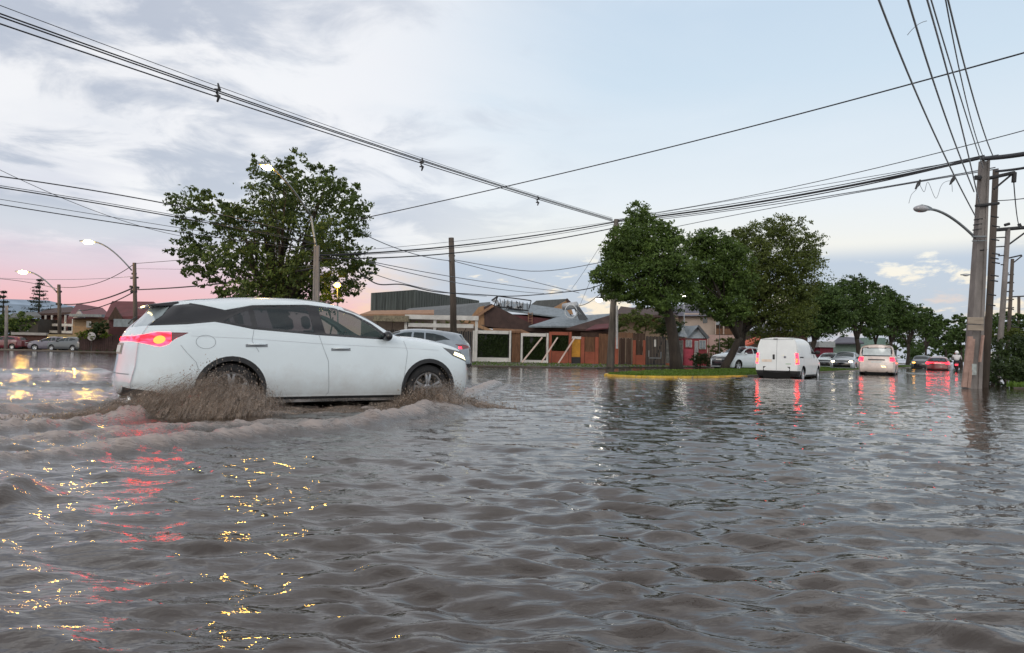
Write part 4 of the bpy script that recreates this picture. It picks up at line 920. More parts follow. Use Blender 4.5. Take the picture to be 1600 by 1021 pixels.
mid_tree(1262, 62, [(1285, 455, 16), (1270, 475, 22), (1300, 470, 18), (1262, 500, 20), (1290, 495, 24), (1312, 490, 16), (1250, 470, 14), (1278, 515, 14)], 'far', 'dark round crowned median tree directly right of the widest one', 41, lean=P(1272, 530, 62))
mid_tree(1345, 74, [(1318, 448, 14), (1340, 443, 13), (1355, 452, 14), (1330, 465, 20), (1305, 462, 14), (1355, 475, 20), (1320, 488, 22), (1345, 500, 18), (1372, 492, 16), (1300, 505, 12)], 'far', 'broad crowned median tree whose forked trunk stands above the people carrier roof line', 42, lean=P(1338, 530, 74))
mid_tree(1392, 92, [(1385, 462, 12), (1400, 470, 12), (1378, 480, 16), (1400, 490, 16), (1385, 505, 14), (1415, 500, 12)], 'far', 'medium sized median tree with a peaked top, right of the people carrier', 43, size=.36, n=6000, lean=P(1392, 535, 92))
mid_tree(1418, 112, [(1418, 482, 10), (1430, 488, 10), (1415, 500, 14), (1432, 505, 12), (1405, 512, 10), (1444, 500, 8)], 'far', 'lower median tree where the row begins to shrink into the distance', 44, size=.4, n=4500, lean=P(1420, 538, 112))
mid_tree(1446, 140, [(1445, 490, 9), (1455, 502, 10), (1440, 508, 10), (1462, 515, 8), (1450, 520, 9)], 'far', 'farthest median tree, small, above the red hatchback', 45, size=.5, n=3500, lean=P(1447, 545, 140))
mid_tree(1370, 84, [(1362, 500, 10), (1375, 515, 9), (1358, 518, 9)], 'far', 'thin low median tree just above the people carrier', 46, size=.34, n=1600, tr=.16, lean=P(1368, 535, 84))
# trees behind the right-hand end of the avenue
RT = 'trees closing the far end of the avenue'
for i, (px, Y, tops, lab) in enumerate([
  (1478, 110, [(1470, 500, 8), (1482, 505, 10), (1475, 520, 14), (1490, 525, 12), (1465, 532, 12)], 'bushy tree at the avenue end, left of the ragged tree by the boarded pole'),
  (1502, 95, [(1498, 498, 8), (1508, 505, 9), (1500, 520, 14), (1515, 530, 12), (1490, 540, 12)], 'ragged tree directly left of the street pole carrying the wooden board'),
  (1440, 170, [(1425, 522, 10), (1445, 528, 12), (1460, 535, 10), (1435, 540, 10), (1415, 535, 9)], 'low hazy tree clump far behind the small red hatchback'),
  (1400, 150, [(1390, 520, 9), (1405, 528, 10), (1380, 535, 9), (1420, 540, 9)], 'low dark tree clump far behind the people carrier')]):
    b0 = P(px, 560, Y); b0[2] = .05
    tree('distant_tree', lab, b0, tops, 'far', .42, 3200, .18, Y, 50+i, lean=P(px, 545, Y), depth=.6, group=RT, keep_limbs=4)
# hedges / bushes: one thing each
def bush(name, label, blobs, Y, leaf, size, n, seed, cat='bush', group=None, zmin=None, yr=.5):
    rg = np.random.default_rng(seed); s = FPX/Y; b0 = P(blobs[0][0], 560, Y); b0[2] = .03
    root = thing(name, label, cat, tuple(b0), 0, group); vol = sum(b[2]**2 for b in blobs); Ps = []
    for b in blobs:
        yy = Y+(b[3] if len(b) > 3 else 0); c = P(b[0], b[1], yy); r = b[2]*yy/FPX
        for dy in (-yr, 0, yr): Ps.append(clump_points(c+np.array([0, dy*r, 0]), r, int(n*b[2]**2/vol/3), rg, 1.0, .3))
    Cn = np.concatenate(Ps); Cn[:, 2] = np.maximum(Cn[:, 2], .04)
    V, F = leaf_quads(Cn, size, rg); link('foliage', npmesh(V-b0, F), LEAF[leaf], root, local=True)
    m = MB()
    for b in blobs[::2]:
        c = P(b[0], b[1], Y)-b0; m.tube([(c[0]*.7, c[1]*.7, -.05), (c[0]*.9, c[1], c[2]*.5), tuple(c)], [.05, .04, .015], 6)
    m.build('stems', bark, root, local=True); return root
bush('hedge', 'tall dark hedge filling the right edge behind the street pole carrying the wooden board', [(1600, 545, 24, 0), (1580, 560, 26), (1562, 580, 24, -2), (1600, 580, 26, -2), (1545, 570, 18, 3), (1552, 545, 16, 6), (1572, 538, 16, 6), (1590, 535, 14, 4), (1540, 590, 14, -1), (1625, 560, 34), (1660, 560, 40), (1535, 560, 16, 10), (1532, 540, 14, 16)], 27, 'hedge', .13, 16000, 61, 'hedge')
bush('shrub', 'sprawling yellow green shrub above the dark hedge at the right edge', [(1560, 530, 10), (1585, 522, 10), (1600, 528, 12), (1575, 520, 7), (1545, 522, 8)], 34, 'olive', .16, 2600, 62)
bush('distant_tree', 'band of low trees behind the poles at the right edge', [(1545, 505, 14), (1570, 500, 13), (1595, 497, 12), (1560, 520, 16), (1590, 518, 16), (1620, 505, 20)], 70, 'far', .32, 4500, 63, 'tree')
bush('garden_shrub', 'bright green leafy shrub showing over the brick garden wall beside the wooden pole', [(975, 500, 14), (990, 493, 14), (1010, 502, 13), (1025, 508, 14), (1040, 505, 14), (1000, 512, 12), (972, 512, 10)], 58, 'olive', .17, 5200, 64)
bush('garden_shrub', 'dark green shrub over the black gate, behind the trunk of the nearest median tree', [(1045, 500, 14), (1058, 512, 13), (1040, 518, 11), (1030, 520, 9)], 57, 'hedge', .17, 3000, 65)
bush('round_bush', 'dark clipped bush between the pink house and the parked white hatchback', [(1094, 560, 11), (1104, 562, 10), (1088, 565, 9)], 50, 'hedge', .10, 3600, 66)
bush('garden_shrub', 'loose shrub behind the roof of the parked white hatchback', [(1118, 545, 11), (1130, 538, 12), (1142, 535, 11), (1150, 545, 12)], 54, 'olive', .15, 3000, 67)
bush('garden_shrub', 'rounded green shrub over the brown fence on the far left', [(150, 512, 10), (160, 510, 10), (155, 520, 10), (143, 520, 8)], 72, 'hedge', .2, 2400, 68)
bush('creeper', 'yellow green creeper sprawling along the brown fence on the far left', [(125, 524, 6), (135, 522, 6), (145, 527, 6), (165, 524, 6)], 71, 'bright', .16, 1500, 69, 'creeper')
bush('garden_shrub', 'dark shrub mass at the far left edge behind the crimson car', [(5, 505, 18), (22, 512, 16), (10, 525, 18), (30, 498, 12), (45, 505, 12), (-10, 515, 20)], 80, 'far', .3, 4200, 70)
bush('garden_shrub', 'low green scrub behind the crimson car at the far left', [(20, 530, 9), (5, 535, 9), (-6, 530, 9)], 77, 'hedge', .2, 1200, 71)
def conifer(px, pyb, pyt, Y, wpx, lab, seed, n=14):
    rg = np.random.default_rng(seed); b0 = P(px, pyb, Y); t0 = P(px, pyt, Y); b0[2] = .05; H = t0[2]-b0[2]; w = wpx*Y/FPX
    root = thing('conifer', lab, 'tree', tuple(b0)); m = MB(); m.tube([(0, 0, -.1), (0, 0, H*.5), (0, 0, H)], [.22, .14, .02], 8); Cs = []
    for i in range(n):
        z = H*(.28+.70*i/(n-1)); L = w*(1-.93*i/(n-1))*rg.uniform(.75, 1.15)+.15
        for k in range(7):
            a = rg.uniform(0, 2*PI); e = np.array([math.cos(a)*L, math.sin(a)*L, .10*L]); p0 = np.array([0, 0, z])
            m.tube([p0, p0+e*.5-np.array([0, 0, .06*L]), p0+e], [.035, .025, .01], 5)
            q = rg.uniform(.15, 1, 26)[:, None]; Cs.append(p0+e*q+rg.normal(size=(26, 3))*np.array([.10, .10, .07])*(1+L*.12))
    V, F = leaf_quads(np.concatenate(Cs), .26, rg, .1, .35); link('crown', npmesh(V, F), LEAF['conifer'], root, local=True); m.build('trunk', bark, root, local=True)
conifer(58, 545, 436, 95, 30, 'tiered conifer standing in front of the hazy mountain on the far left', 75)
conifer(2, 545, 455, 90, 26, 'ragged conifer cut by the left edge of the view', 76, 9)
# ================================================================== median
med = [(3.55, 26.9), (3.9, 26.2), (4.8, 25.9), (6.2, 26.3), (8.0, 27.4), (9.8, 29.2), (12.2, 32.5), (20, 43.6), (45, 79.3), (90, 143.6), (87, 146.8), (42, 84), (17, 48), (9.6, 38.4), (6.6, 34), (4.8, 30.4), (3.8, 28.2)]
kerb_m = mat('yellow_kerb_paint', (.60, .38, .05), rough=.7, var=.4, scale=2.2, bump=.3)
def chips():
    n = kerb_m.node_tree.nodes; l = kerb_m.node_tree.links; b_ = n['Principled BSDF']; src = b_.inputs['Base Color'].links[0].from_socket
    tc = n.new('ShaderNodeTexCoord'); nz = n.new('ShaderNodeTexNoise'); nz.inputs['Scale'].default_value = 5; nz.inputs['Detail'].default_value = 9; nz.inputs['Roughness'].default_value = .75; l.new(tc.outputs['Object'], nz.inputs['Vector'])
    r = n.new('ShaderNodeMapRange'); r.inputs[1].default_value = .56; r.inputs[2].default_value = .62; l.new(nz.outputs[0], r.inputs[0]); mx = n.new('ShaderNodeMixRGB'); l.new(r.outputs[0], mx.inputs[0]); l.new(src, mx.inputs[1]); mx.inputs[2].default_value = (.20, .17, .13, 1); l.new(mx.outputs[0], b_.inputs['Base Color'])
chips()
def offset(pts, d):
    n = len(pts); out = []
    for i in range(n):
        a, b, c = np.array(pts[i-1]), np.array(pts[i]), np.array(pts[(i+1) % n]); t = (c-a)/np.linalg.norm(c-a); out.append(tuple(b+np.array([-t[1], t[0]])*d))
    return out
inner = offset(med, .16)
conc = mat('kerb_concrete', (.22, .20, .18), rough=.85, var=.3, scale=3)
kb = MB(); kb2 = MB(); nM = len(med)
for i in range(nM):
    j = (i+1) % nM; a, b_, c, d = med[i], med[j], inner[j], inner[i]; L = math.dist(a, b_); k = max(1, int(L/.9)) if L < 12 else 1
    for q in range(k):
        t0, t1 = q/k+.008, (q+1)/k-.008; f = lambda p, r, t: (p[0]+(r[0]-p[0])*t, p[1]+(r[1]-p[1])*t)
        aa, bb, dd, c_ = f(a, b_, t0), f(a, b_, t1), f(d, c, t0), f(d, c, t1)
        (kb if i in (16, 0, 1, 2, 3, 4) else kb2).hexa([(*p, -.3) for p in (aa, bb, c_, dd)], [(*p, .070+.01*random.random()) for p in (aa, bb, c_, dd)])
kr = thing('kerb', 'kerb round the grassy median, painted yellow at its rounded tip', 'kerb', (5, 27, 0))
kb.build('yellow_kerb', kerb_m, kr); kb2.build('bare_kerb', conc, kr)
slab('median', inner, .065, mat('turf_soil', (.05, .065, .02), rough=.95, var=.4, scale=2))
def grass(label_name, poly, n, seed, z, hh, Ymax):
    rg = np.random.default_rng(seed); pl = np.array(poly); x0, y0 = pl.min(0); x1, y1 = pl.max(0); y1 = min(y1, Ymax)
    q = rg.random((n*4, 2)); x = x0+(min(x1, 60)-x0)*q[:, 0]; y = y0+(y1-y0)*q[:, 1]**1.6; m = poly_in(x, y, poly); x, y = x[m], y[m]
    h = hh*rg.uniform(.4, 1.4, len(x))*(.6+.8*vnoise(x*1.3, y*1.3, 4)); w = .012+y*.0009; a = rg.uniform(0, PI, len(x)); ln = rg.normal(size=(len(x), 2))*.4*h[:, None]
    dx, dy = np.cos(a)*w, np.sin(a)*w
    V = np.stack([np.stack([x-dx, y-dy, x*0+z], -1), np.stack([x+dx, y+dy, x*0+z], -1), np.stack([x+dx*.3+ln[:, 0], y+dy*.3+ln[:, 1], z+h], -1), np.stack([x-dx*.3+ln[:, 0], y-dy*.3+ln[:, 1], z+h], -1)], 1).reshape(-1, 3)
    o = link(label_name, npmesh(V, np.arange(len(x)*4).reshape(-1, 4)), grassm); tag(o, 'short bright green grass covering the median', 'grass', kind='stuff'); return o
grass('grass', inner, 90000, 81, .065, .055, 90)
o = grass('verge_grass', [(15.9, 22.6), (24, 22.6), (60, 60), (44, 60)], 22000, 82, .05, .12, 60); o['label'] = 'dark rough grass at the foot of the hedge on the right'
o = grass('pavement_weeds', [(-4, 39.6), (4.6, 40.2), (13.6, 51), (13.6, 53), (-9, 53.6), (-9, 46.5)], 800, 83, .06, .045, 60); o['label'] = 'weeds along the pavement in front of the garden fences'
# ================================================================== poles, lamps, wires
concrete = mat('pole_concrete', (.20, .18, .17), rough=.85, var=.35, scale=2.5, bump=.4, bscale=20, stretch=(1, 1, .4))
wood_old = mat('pole_wood', (.085, .068, .056), rough=.9, var=.5, scale=3, bump=.7, bscale=20, stretch=(1, 1, .15))
steel = mat('galvanised_steel', (.25, .27, .28), rough=.5, metal=.6, var=.15)
iron = mat('dark_hardware', (.03, .03, .032), rough=.7)
porcelain = mat('insulator', (.10, .07, .06), rough=.3)
cable_m = mat('cable_rubber', (.030, .032, .038), rough=.7); cable_g = mat('cable_grey', (.17, .19, .22), rough=.6)
lamp_glow = emis('street_lamp_lit', (1.0, .56, .09), 300); lamp_glow2 = emis('street_lamp_lit_far', (1.0, .56, .09), 220); lamp_white = emis('white_lamp_lit', (1, .93, .80), 14)
def pole(name, label, pb, pt, Y, wb, wt, m, sect=None, extra=None, group=None, zb=None):
    b0 = P(pb[0], pb[1], Y); t0 = P(pt[0], pt[1], Y); b0[2] = -.25 if zb is None else zb
    root = thing(name, label, 'pole', tuple(b0), 0, group); d = t0-b0; mb = MB()
    if sect == 'H':    # rectangular concrete pole with recessed faces
        w0, w1 = wb/2, wt/2
        for sx_ in (-1, 1):
            xa0, xb0 = sorted((sx_*w0*.45, sx_*w0)); xa1, xb1 = sorted((sx_*w1*.45, sx_*w1))
            mb.hexa([(xa0, -w0*.8, 0), (xb0, -w0*.8, 0), (xb0, w0*.8, 0), (xa0, w0*.8, 0)], [(d[0]+xa1, d[1]-w1*.8, d[2]), (d[0]+xb1, d[1]-w1*.8, d[2]), (d[0]+xb1, d[1]+w1*.8, d[2]), (d[0]+xa1, d[1]+w1*.8, d[2])])
        a, c = w0*.45, w1*.45
        mb.hexa([(-a, -w0*.62, 0), (a, -w0*.62, 0), (a, w0*.62, 0), (-a, w0*.62, 0)], [(d[0]-c, d[1]-w1*.62, d[2]-.02), (d[0]+c, d[1]-w1*.62, d[2]-.02), (d[0]+c, d[1]+w1*.62, d[2]-.02), (d[0]-c, d[1]+w1*.62, d[2]-.02)])
    else:
        mb.tube([(0, 0, 0), tuple(d*.5+np.array([wb*.1, 0, 0])), tuple(d)], [wb/2, (wb+wt)/4, wt/2], 14)
    mb.build('shaft', m, root, local=True, smooth=(sect != 'H'))
    return root, b0, t0
def lamp_arm(root, p0, p1, px_lift, glow, r=.045, head=.62, lit=True, hm=None, lk=1.0):
    """curved arm from the pole to the luminaire"""
    q = wloc(root); p0 = Vector(p0)-q; p1 = Vector(p1)-q; mid = p0.lerp(p1, .62)+Vector((0, 0, px_lift)); pts = []
    for i in range(13):
        t = i/12; pts.append(p0*(1-t)**2+mid*2*t*(1-t)+p1*t*t)
    MB().tube(pts, r, 10).build('lamp_arm', steel, root, local=True, smooth=True)
    dx = (p1-p0); dx.z = 0; dx.normalize(); up = Vector((0, 0, 1)); sd = dx.cross(up); b = MB()
    def sec(t, w, h0, h1): c = p1+dx*t; return [c-sd*w+up*h0, c+sd*w+up*h0, c+sd*w*.6+up*h1, c-sd*w*.6+up*h1]
    S_ = [sec(-.12, .05, -.03, .05), sec(.05, .10, -.045, .09), sec(.30, .14, -.05, .11), sec(head, .07, -.03, .05)]
    for a, c in zip(S_[:-1], S_[1:]):
        k = len(b.v); b.v += [tuple(v) for v in a+c]; b.f += [(k, k+1, k+5, k+4), (k+1, k+2, k+6, k+5), (k+2, k+3, k+7, k+6), (k+3, k, k+4, k+7)]
    k = 0; b.f += [(3, 2, 1, 0), tuple(len(b.v)-4+i for i in range(4))]
    h = b.build('lamp_head', hm or steel, root, local=True)
    c = p1+dx*.26-up*.06
    b = MB(); b.ball((0, 0, 0), .25*lk, .16*lk, .11*lk, 16, 10); a = math.atan2(dx.y, dx.x); b.v = [(c.x+x*math.cos(a)-y*math.sin(a), c.y+x*math.sin(a)+y*math.cos(a), c.z+z) for x, y, z in b.v]
    b.v = [(x, y, z+(0 if lit else .05)) for x, y, z in b.v]; b.build('lamp_lens', glow if lit else glass('lamp_lens_off', (.4, .4, .42)), h, local=True, smooth=True)
def bits(root, items, m, name):
    q = wloc(root)
    if name == 'crossarm':
        b = MB()
        for it in items: b.tube([Vector(tuple(p))-q for p in it[0]], it[1], 8)
        return b.build(name, m, root, local=True)
    for it in items: MB().tube([Vector(tuple(p))-q for p in it[0]], it[1], 8).build(name, m, root, local=True)
def box_on(root, px, py, Y, w, h, d, m, name):
    q = wloc(root); c = P(px, py, Y); b = MB(); b.box(c[0]-q.x-w/2, c[0]-q.x+w/2, c[1]-q.y-d/2, c[1]-q.y+d/2, c[2]-q.z-h/2, c[2]-q.z+h/2); return b.build(name, m, root, local=True, bevel=.01)
# lit lamps on the left
r1, _, _ = pole('street_lamp', 'concrete lamp post in front of the tallest broadleaf tree, lamp glaring at crown top', (493, 560), (495, 384), 31, .30, .22, concrete, 'H')
r1['category'] = 'street lamp'
# the concrete post continues behind leaves to the arm
lamp_arm(r1, P(494, 392, 31), P(488, 335, 31), 0, lamp_glow) if False else None
bits(r1, [([P(494, 388, 31), P(486, 338, 32.2)], .05)], steel, 'extension_tube')
lamp_arm(r1, P(486, 338, 32.2), P(424, 262, 29.8), .35, lamp_glow, .05, .75)
bits(r1, [([P(485, 402, 31), P(505, 402, 31)], .03), ([P(487, 406, 31), P(503, 407, 31)], .03)], iron, 'clamp')
r2, _, _ = pole('street_lamp', 'lit street lamp on a curved arm, second from the left edge', (212, 540), (210, 411), 58, .36, .28, wood_old); r2['category'] = 'street lamp'
lamp_arm(r2, P(206, 423, 58), P(144, 378, 57), .9, lamp_glow2, .055, .9, lk=1.5)  # lens oversized to stand in for the lamp's glow
bits(r2, [([P(204, 435, 58), P(216, 434, 58)], .07), ([P(203, 448, 58), P(217, 450, 58)], .10), ([P(205, 455, 58), P(213, 457, 58)], .16), ([P(206, 428, 58), P(213, 428, 58)], .09)], iron, 'hardware')
r3, _, _ = pole('street_lamp', 'lit street lamp nearest the left edge, in front of the tiered conifer', (93, 548), (92, 445), 78, .42, .34, wood_old); r3['category'] = 'street lamp'
lamp_arm(r3, P(90, 458, 78), P(40, 425, 77), 1.0, lamp_glow2, .07, 1.0, lk=1.7)  # again an oversized lens in place of the wider glow
bits(r3, [([P(88, 456, 78), P(96, 456, 78)], .12), ([P(88, 475, 78), P(96, 476, 78)], .14)], iron, 'hardware')
pole('street_pole', 'short grey pole in front of the dark shrubs at the far left', (9, 548), (10, 478), 74, .34, .30, concrete)
r, _, _ = pole('street_pole', 'plain dark wooden pole standing alone beyond the pale grey hatchback', (709, 575), (705, 372), 44, .46, .34, wood_old)
bits(r, [([P(701, 400, 44), P(711, 400, 44)], .05), ([P(701, 408, 44), P(711, 408, 44)], .05)], iron, 'band')
rw, _, _ = pole('street_pole', 'weathered wooden pole under the crown of the nearest median tree, with a small white lamp', (953, 574), (963, 343), 42, .46, .28, mat('weathered_wood', (.17, .15, .13), rough=.9, var=.5, scale=3, bump=.7, bscale=20, stretch=(1, 1, .15)))
bits(rw, [([P(958, 347, 42), P(968, 346, 42)], .06), ([P(957, 372, 42), P(966, 372, 42)], .05), ([P(957, 380, 42), P(967, 379, 42)], .04)], iron, 'clamp')
bits(rw, [([P(964, 545, 41.7), P(964, 478, 41.7)], .07)], mat('pvc_pipe', (.5, .5, .5), rough=.5), 'conduit')
lamp_arm(rw, P(956, 466, 42), P(941, 468, 41.5), .12, lamp_white, .03, .45, hm=iron)
box_on(rw, 941, 462, 41.6, .2, .42, .2, iron, 'photocell')
# white lamp glowing through the first tree
rq, _, _ = pole('garden_lamp', 'small lamp on a thin post glowing beside the trunk of the nearest median tree', (1069, 560), (1069, 466), 60, .10, .08, steel); rq['category'] = 'lamp'
q = wloc(rq); c = P(1068, 461, 60); b = MB(); b.ball((c[0]-q.x, c[1]-q.y, c[2]-q.z), .26, .26, .20, 14, 9); b.build('lamp_globe', lamp_white, rq, local=True, smooth=True)
rq, _, _ = pole('garden_lamp', 'round yellow lamp on a bracket post beside the small yellow green tree', (530, 540), (527, 452), 33.4, .07, .06, steel); rq['category'] = 'lamp'
q = wloc(rq); c = P(527, 446, 33.4); b = MB(); b.ball((c[0]-q.x, c[1]-q.y, c[2]-q.z), .14, .14, .12, 16, 10); b.build('lamp_globe', emis('yellow_lamp', (1, .50, .03), 40), rq, local=True, smooth=True)
# main right hand pole group
RY = 22
rr_, b0, t0 = pole('street_pole', 'thick concrete pole at the right, with a wooden board and splinted foot', (1518, 612), (1538, 252), RY, .42, .24, concrete, 'H')
lamp_arm(rr_, P(1524, 372, RY), P(1450, 327, RY-.4), .35, lamp_glow, .04, .42, lit=False)
bits(rr_, [([P(1531, 282, RY), P(1585, 270, RY)], .06), ([P(1553, 296, RY), P(1583, 271, RY)], .03), ([P(1525, 322, RY-.3), P(1560, 318, RY)], .05), ([P(1585, 270, RY), P(1584, 285, RY)], .07), ([P(1525, 278, RY-.2), P(1532, 278, RY)], .08)], iron, 'crossarm')
st_ = []
for i, (x_, y_) in enumerate([(1522, 344), (1521, 352), (1520, 360), (1529, 392), (1560, 340), (1562, 355), (1561, 376), (1562, 398), (1560, 405), (1562, 412), (1560, 432), (1559, 440), (1556, 462), (1555, 478)]):
    st_.append(([P(x_, y_, RY+(.2 if x_ > 1545 else -.1)), P(x_+(13 if x_ < 1545 else -12), y_-2, RY+(.2 if x_ > 1545 else -.1))], .022))
bits(rr_, st_, iron, 'step_bolt')
bits(rr_, [([P(1519, 370, RY-.25), P(1541, 370, RY-.25)], .03), ([P(1519, 377, RY-.25), P(1541, 376, RY-.25)], .02)], steel, 'band')
plank = mat('board_wood', (.30, .25, .20), rough=.85, var=.4, scale=2.5, bump=.5, bscale=12, stretch=(.3, 1, 3))
q = wloc(rr_); b = MB()
for k, (ya, yb) in enumerate(((496, 507), (508, 517))):
    a_, c_ = P(1512, ya, RY-.42), P(1536.5, yb, RY-.42); b.box(a_[0]-q.x, c_[0]-q.x, a_[1]-q.y-.02, a_[1]-q.y+.02, c_[2]-q.z, a_[2]-q.z)
b.build('board', plank, rr_, local=True, bevel=.006)
b = MB()
for (xa, ya, xb, yb, w) in ((1516, 526, 1506, 605, .13), (1520, 530, 1513, 606, .10), (1536, 524, 1531, 566, .05)):
    p_, q2 = P(xa, ya, RY-.35)-np.array(q), P(xb, yb, RY-.38)-np.array(q); b.hexa([(q2[0]-w/2, q2[1]-.04, q2[2]), (q2[0]+w/2, q2[1]-.04, q2[2]), (q2[0]+w/2, q2[1]+.04, q2[2]), (q2[0]-w/2, q2[1]+.04, q2[2])], [(p_[0]-w/2, p_[1]-.04, p_[2]), (p_[0]+w/2, p_[1]-.04, p_[2]), (p_[0]+w/2, p_[1]+.04, p_[2]), (p_[0]-w/2, p_[1]+.04, p_[2])])
b.build('splint', mat('splint_wood', (.34, .22, .18), rough=.85, var=.35, scale=3), rr_, local=True)
b = MB(); a_ = P(1522, 578, RY-.40)-np.array(q); b.box(a_[0]-.07, a_[0]+.07, a_[1]-.01, a_[1], a_[2]-.16, a_[2]+.18); b.build('paper_notice', mat('faded_paper', (.34, .37, .36), rough=.8, var=.3, scale=12), rr_, local=True)
r, _, _ = pole('street_pole', 'slim dark wooden pole touching the right side of the thick concrete pole', (1538, 590), (1556, 266), RY+1.2, .23, .18, wood_old)
r, _, _ = pole('street_pole', 'grey pole with step bolts and a long crossarm, second behind the thick concrete pole', (1557, 566), (1575, 358), 33, .27, .20, concrete)
bits(r, [([P(1550, 360, 33), P(1612, 355, 33)], .09), ([P(1574, 384, 33), P(1604, 362, 33)], .04), ([P(1570, 352, 33), P(1577, 350, 33)], .07), ([P(1592, 350, 33), P(1596, 358, 33)], .08)], iron, 'crossarm')
bits(r, [([P(1560+t*4, 400+t*14, 33), P(1574+t*1, 399+t*14, 33)], .03) for t in range(-2, 9)], iron, 'step_bolt')
r, _, _ = pole('street_pole', 'third and thinner pole behind the thick concrete pole, forked crossarm on top', (1571, 520), (1582, 405), 46, .26, .20, wood_old)
bits(r, [([P(1574, 404, 46), P(1596, 399, 46)], .05), ([P(1582, 412, 46), P(1597, 400, 46)], .04)], iron, 'crossarm')
bits(r, [([P(1572, 430+t*13, 46), P(1584, 429+t*13, 46)], .04) for t in range(7)], iron, 'step_bolt')
r, _, _ = pole('street_pole', 'faint far pole with a T shaped top at the right edge', (1590, 505), (1592, 464), 80, .34, .30, wood_old)
bits(r, [([P(1582, 464, 80), P(1602, 463, 80)], .08)], iron, 'crossarm')
r, _, _ = pole('street_lamp', 'distant unlit lamp on a bracket just left of the thick concrete pole', (1530, 540), (1530, 425), 60, .2, .2, wood_old); r['category'] = 'street lamp'
lamp_arm(r, P(1529, 431, 60), P(1514, 430, 60), .15, lamp_glow, .05, .7, lit=False)
def wire(label, pts, r, m=None, n=26, group=None, name='cable', twist=0):
    """cable hung through three or more surveyed points, smooth sag"""
    Q = [Vector(tuple(P(a, b, c))) for a, b, c in pts]
    if len(Q) == 3:
        L1 = (Q[1]-Q[0]).length; L2 = (Q[2]-Q[1]).length; tm = L1/(L1+L2)
        # quadratic through the middle point
        ctrl = (Q[1]-Q[0]*(1-tm)**2-Q[2]*tm*tm)/(2*tm*(1-tm)); out = lambda p: p[0] < 0 or p[1] < 0 or p[0] > 1600
        path = [Q[0]*(1-t)**2+ctrl*2*t*(1-t)+Q[2]*t*t for t in [i/n for i in range(n+1)]]
        if out(pts[0]): path = [path[0]+(path[0]-path[1]).normalized()*k for k in (14, 7, 2)]+path
        if out(pts[2]): path = path+[path[-1]+(path[-1]-path[-2]).normalized()*k for k in (2, 7, 14)]
    elif len(Q) == 2:
        s = (Q[1]-Q[0]).length*.012; path = [Q[0].lerp(Q[1], i/n)-Vector((0, 0, s*4*(i/n)*(1-i/n))) for i in range(n+1)]; d_ = (Q[1]-Q[0]).normalized(); path += [path[-1]+d_*k for k in (2, 7, 14)] if pts[1][0] > 1600 else []
    else:
        path = []; 
        for k in range(len(Q)-1):
            p0, p1, p2, p3 = Q[max(k-1, 0)], Q[k], Q[k+1], Q[min(k+2, len(Q)-1)]
            for i in range(8):
                t = i/8; path.append(.5*((2*p1)+(p2-p0)*t+(2*p0-5*p1+4*p2-p3)*t*t+(3*p1-p0-3*p2+p3)*t**3))
        path.append(Q[-1])
    o = MB().tube(path, r, 7, False).build(name, m or cable_m, smooth=True); c = path[len(path)//2]
    tag(o, label, 'cable', group); return o
top = 'long cable from the top left corner to the wooden pole, '
for i, (dy0, dy1, dym, r, l) in enumerate([(-14, -2, -7, .010, 'thin uppermost strand'), (0, 0, 0, .020, 'upper thick strand'), (5, 1.5, 3, .020, 'middle thick strand'), (17, 3, 10, .020, 'lowest thick strand')]):
    wire(top+l, [(-60, 0+dy0, 16), (340, 142+dym, 22), (957, 343+dy1, 42)], r, cable_m)
def spacer(px, py, Y, h, lab):
    b = MB(); c = P(px, py, Y); k = h/2
    b.tube([c+np.array([0, 0, -k]), c+np.array([.05, 0, -k*.4]), c+np.array([-.04, 0, 0]), c+np.array([.05, 0, k*.4]), c+np.array([0, 0, k])], [.03, .05, .03, .05, .025], 8)
    b.tube([c+np.array([-.1, 0, k*.35]), c+np.array([.1, 0, k*.3])], .03, 6); b.tube([c+np.array([-.09, 0, -k*.35]), c+np.array([.09, 0, -k*.4])], .03, 6)
    tag(b.build('cable_spacer', iron, smooth=True), lab, 'spacer', 'spacers clamped on the long cable bundle')
spacer(340, 145, 22, .60, 'largest cable spacer, nearest the top left'); spacer(659, 257, 29.7, .56, 'middle cable spacer, above the tallest broadleaf tree and right of it'); spacer(840, 314, 37, .5, 'smallest cable spacer, close to the wooden pole')
wire('single rope-like cable rising alone from the tallest broadleaf tree to the upper right edge', [(560, 343, 33), (1080, 222, 26), (1660, 66, 17)], .022)
wire('thin cable rising to the right edge above the black cable bundle', [(990, 338, 42), (1250, 290, 32), (1660, 188, 22)], .016)
b1 = 'black bundle from wooden pole to thick concrete pole: '
for a, mm_, c, r, l in [((965, 345), (1250, 305), (1538, 246), .045, 'heaviest twisted strand'), ((965, 343), (1250, 301), (1538, 243), .018, 'slim strand on top'), ((965, 347), (1250, 309), (1500, 255), .022, 'slim strand just below the heaviest'), ((1000, 338), (1250, 295), (1560, 242), .012, 'faint topmost strand'),
                      ((965, 350), (1240, 315), (1555, 262), .018, 'lower pale strand'), ((966, 374), (1240, 319), (1560, 264), .016, 'lowest pale strand')]:
    wire(b1+l, [(*a, 42), (*mm_, 30), (*c, RY)], r, cable_g if 'pale' in l or 'faint' in l else cable_m)
wire('thick black cable leaving the thick concrete pole for the right edge', [(1536, 248, RY), (1680, 224, 17)], .07)
wire('twisted cable from the slim dark pole to the right edge', [(1556, 268, RY+1), (1680, 244, 18)], .04)
wire('thin low cable leaving the slim dark pole for the right edge', [(1553, 314, RY+1), (1680, 296, 18)], .014)
v = 'overhead cable from thick concrete pole to the top edge: '
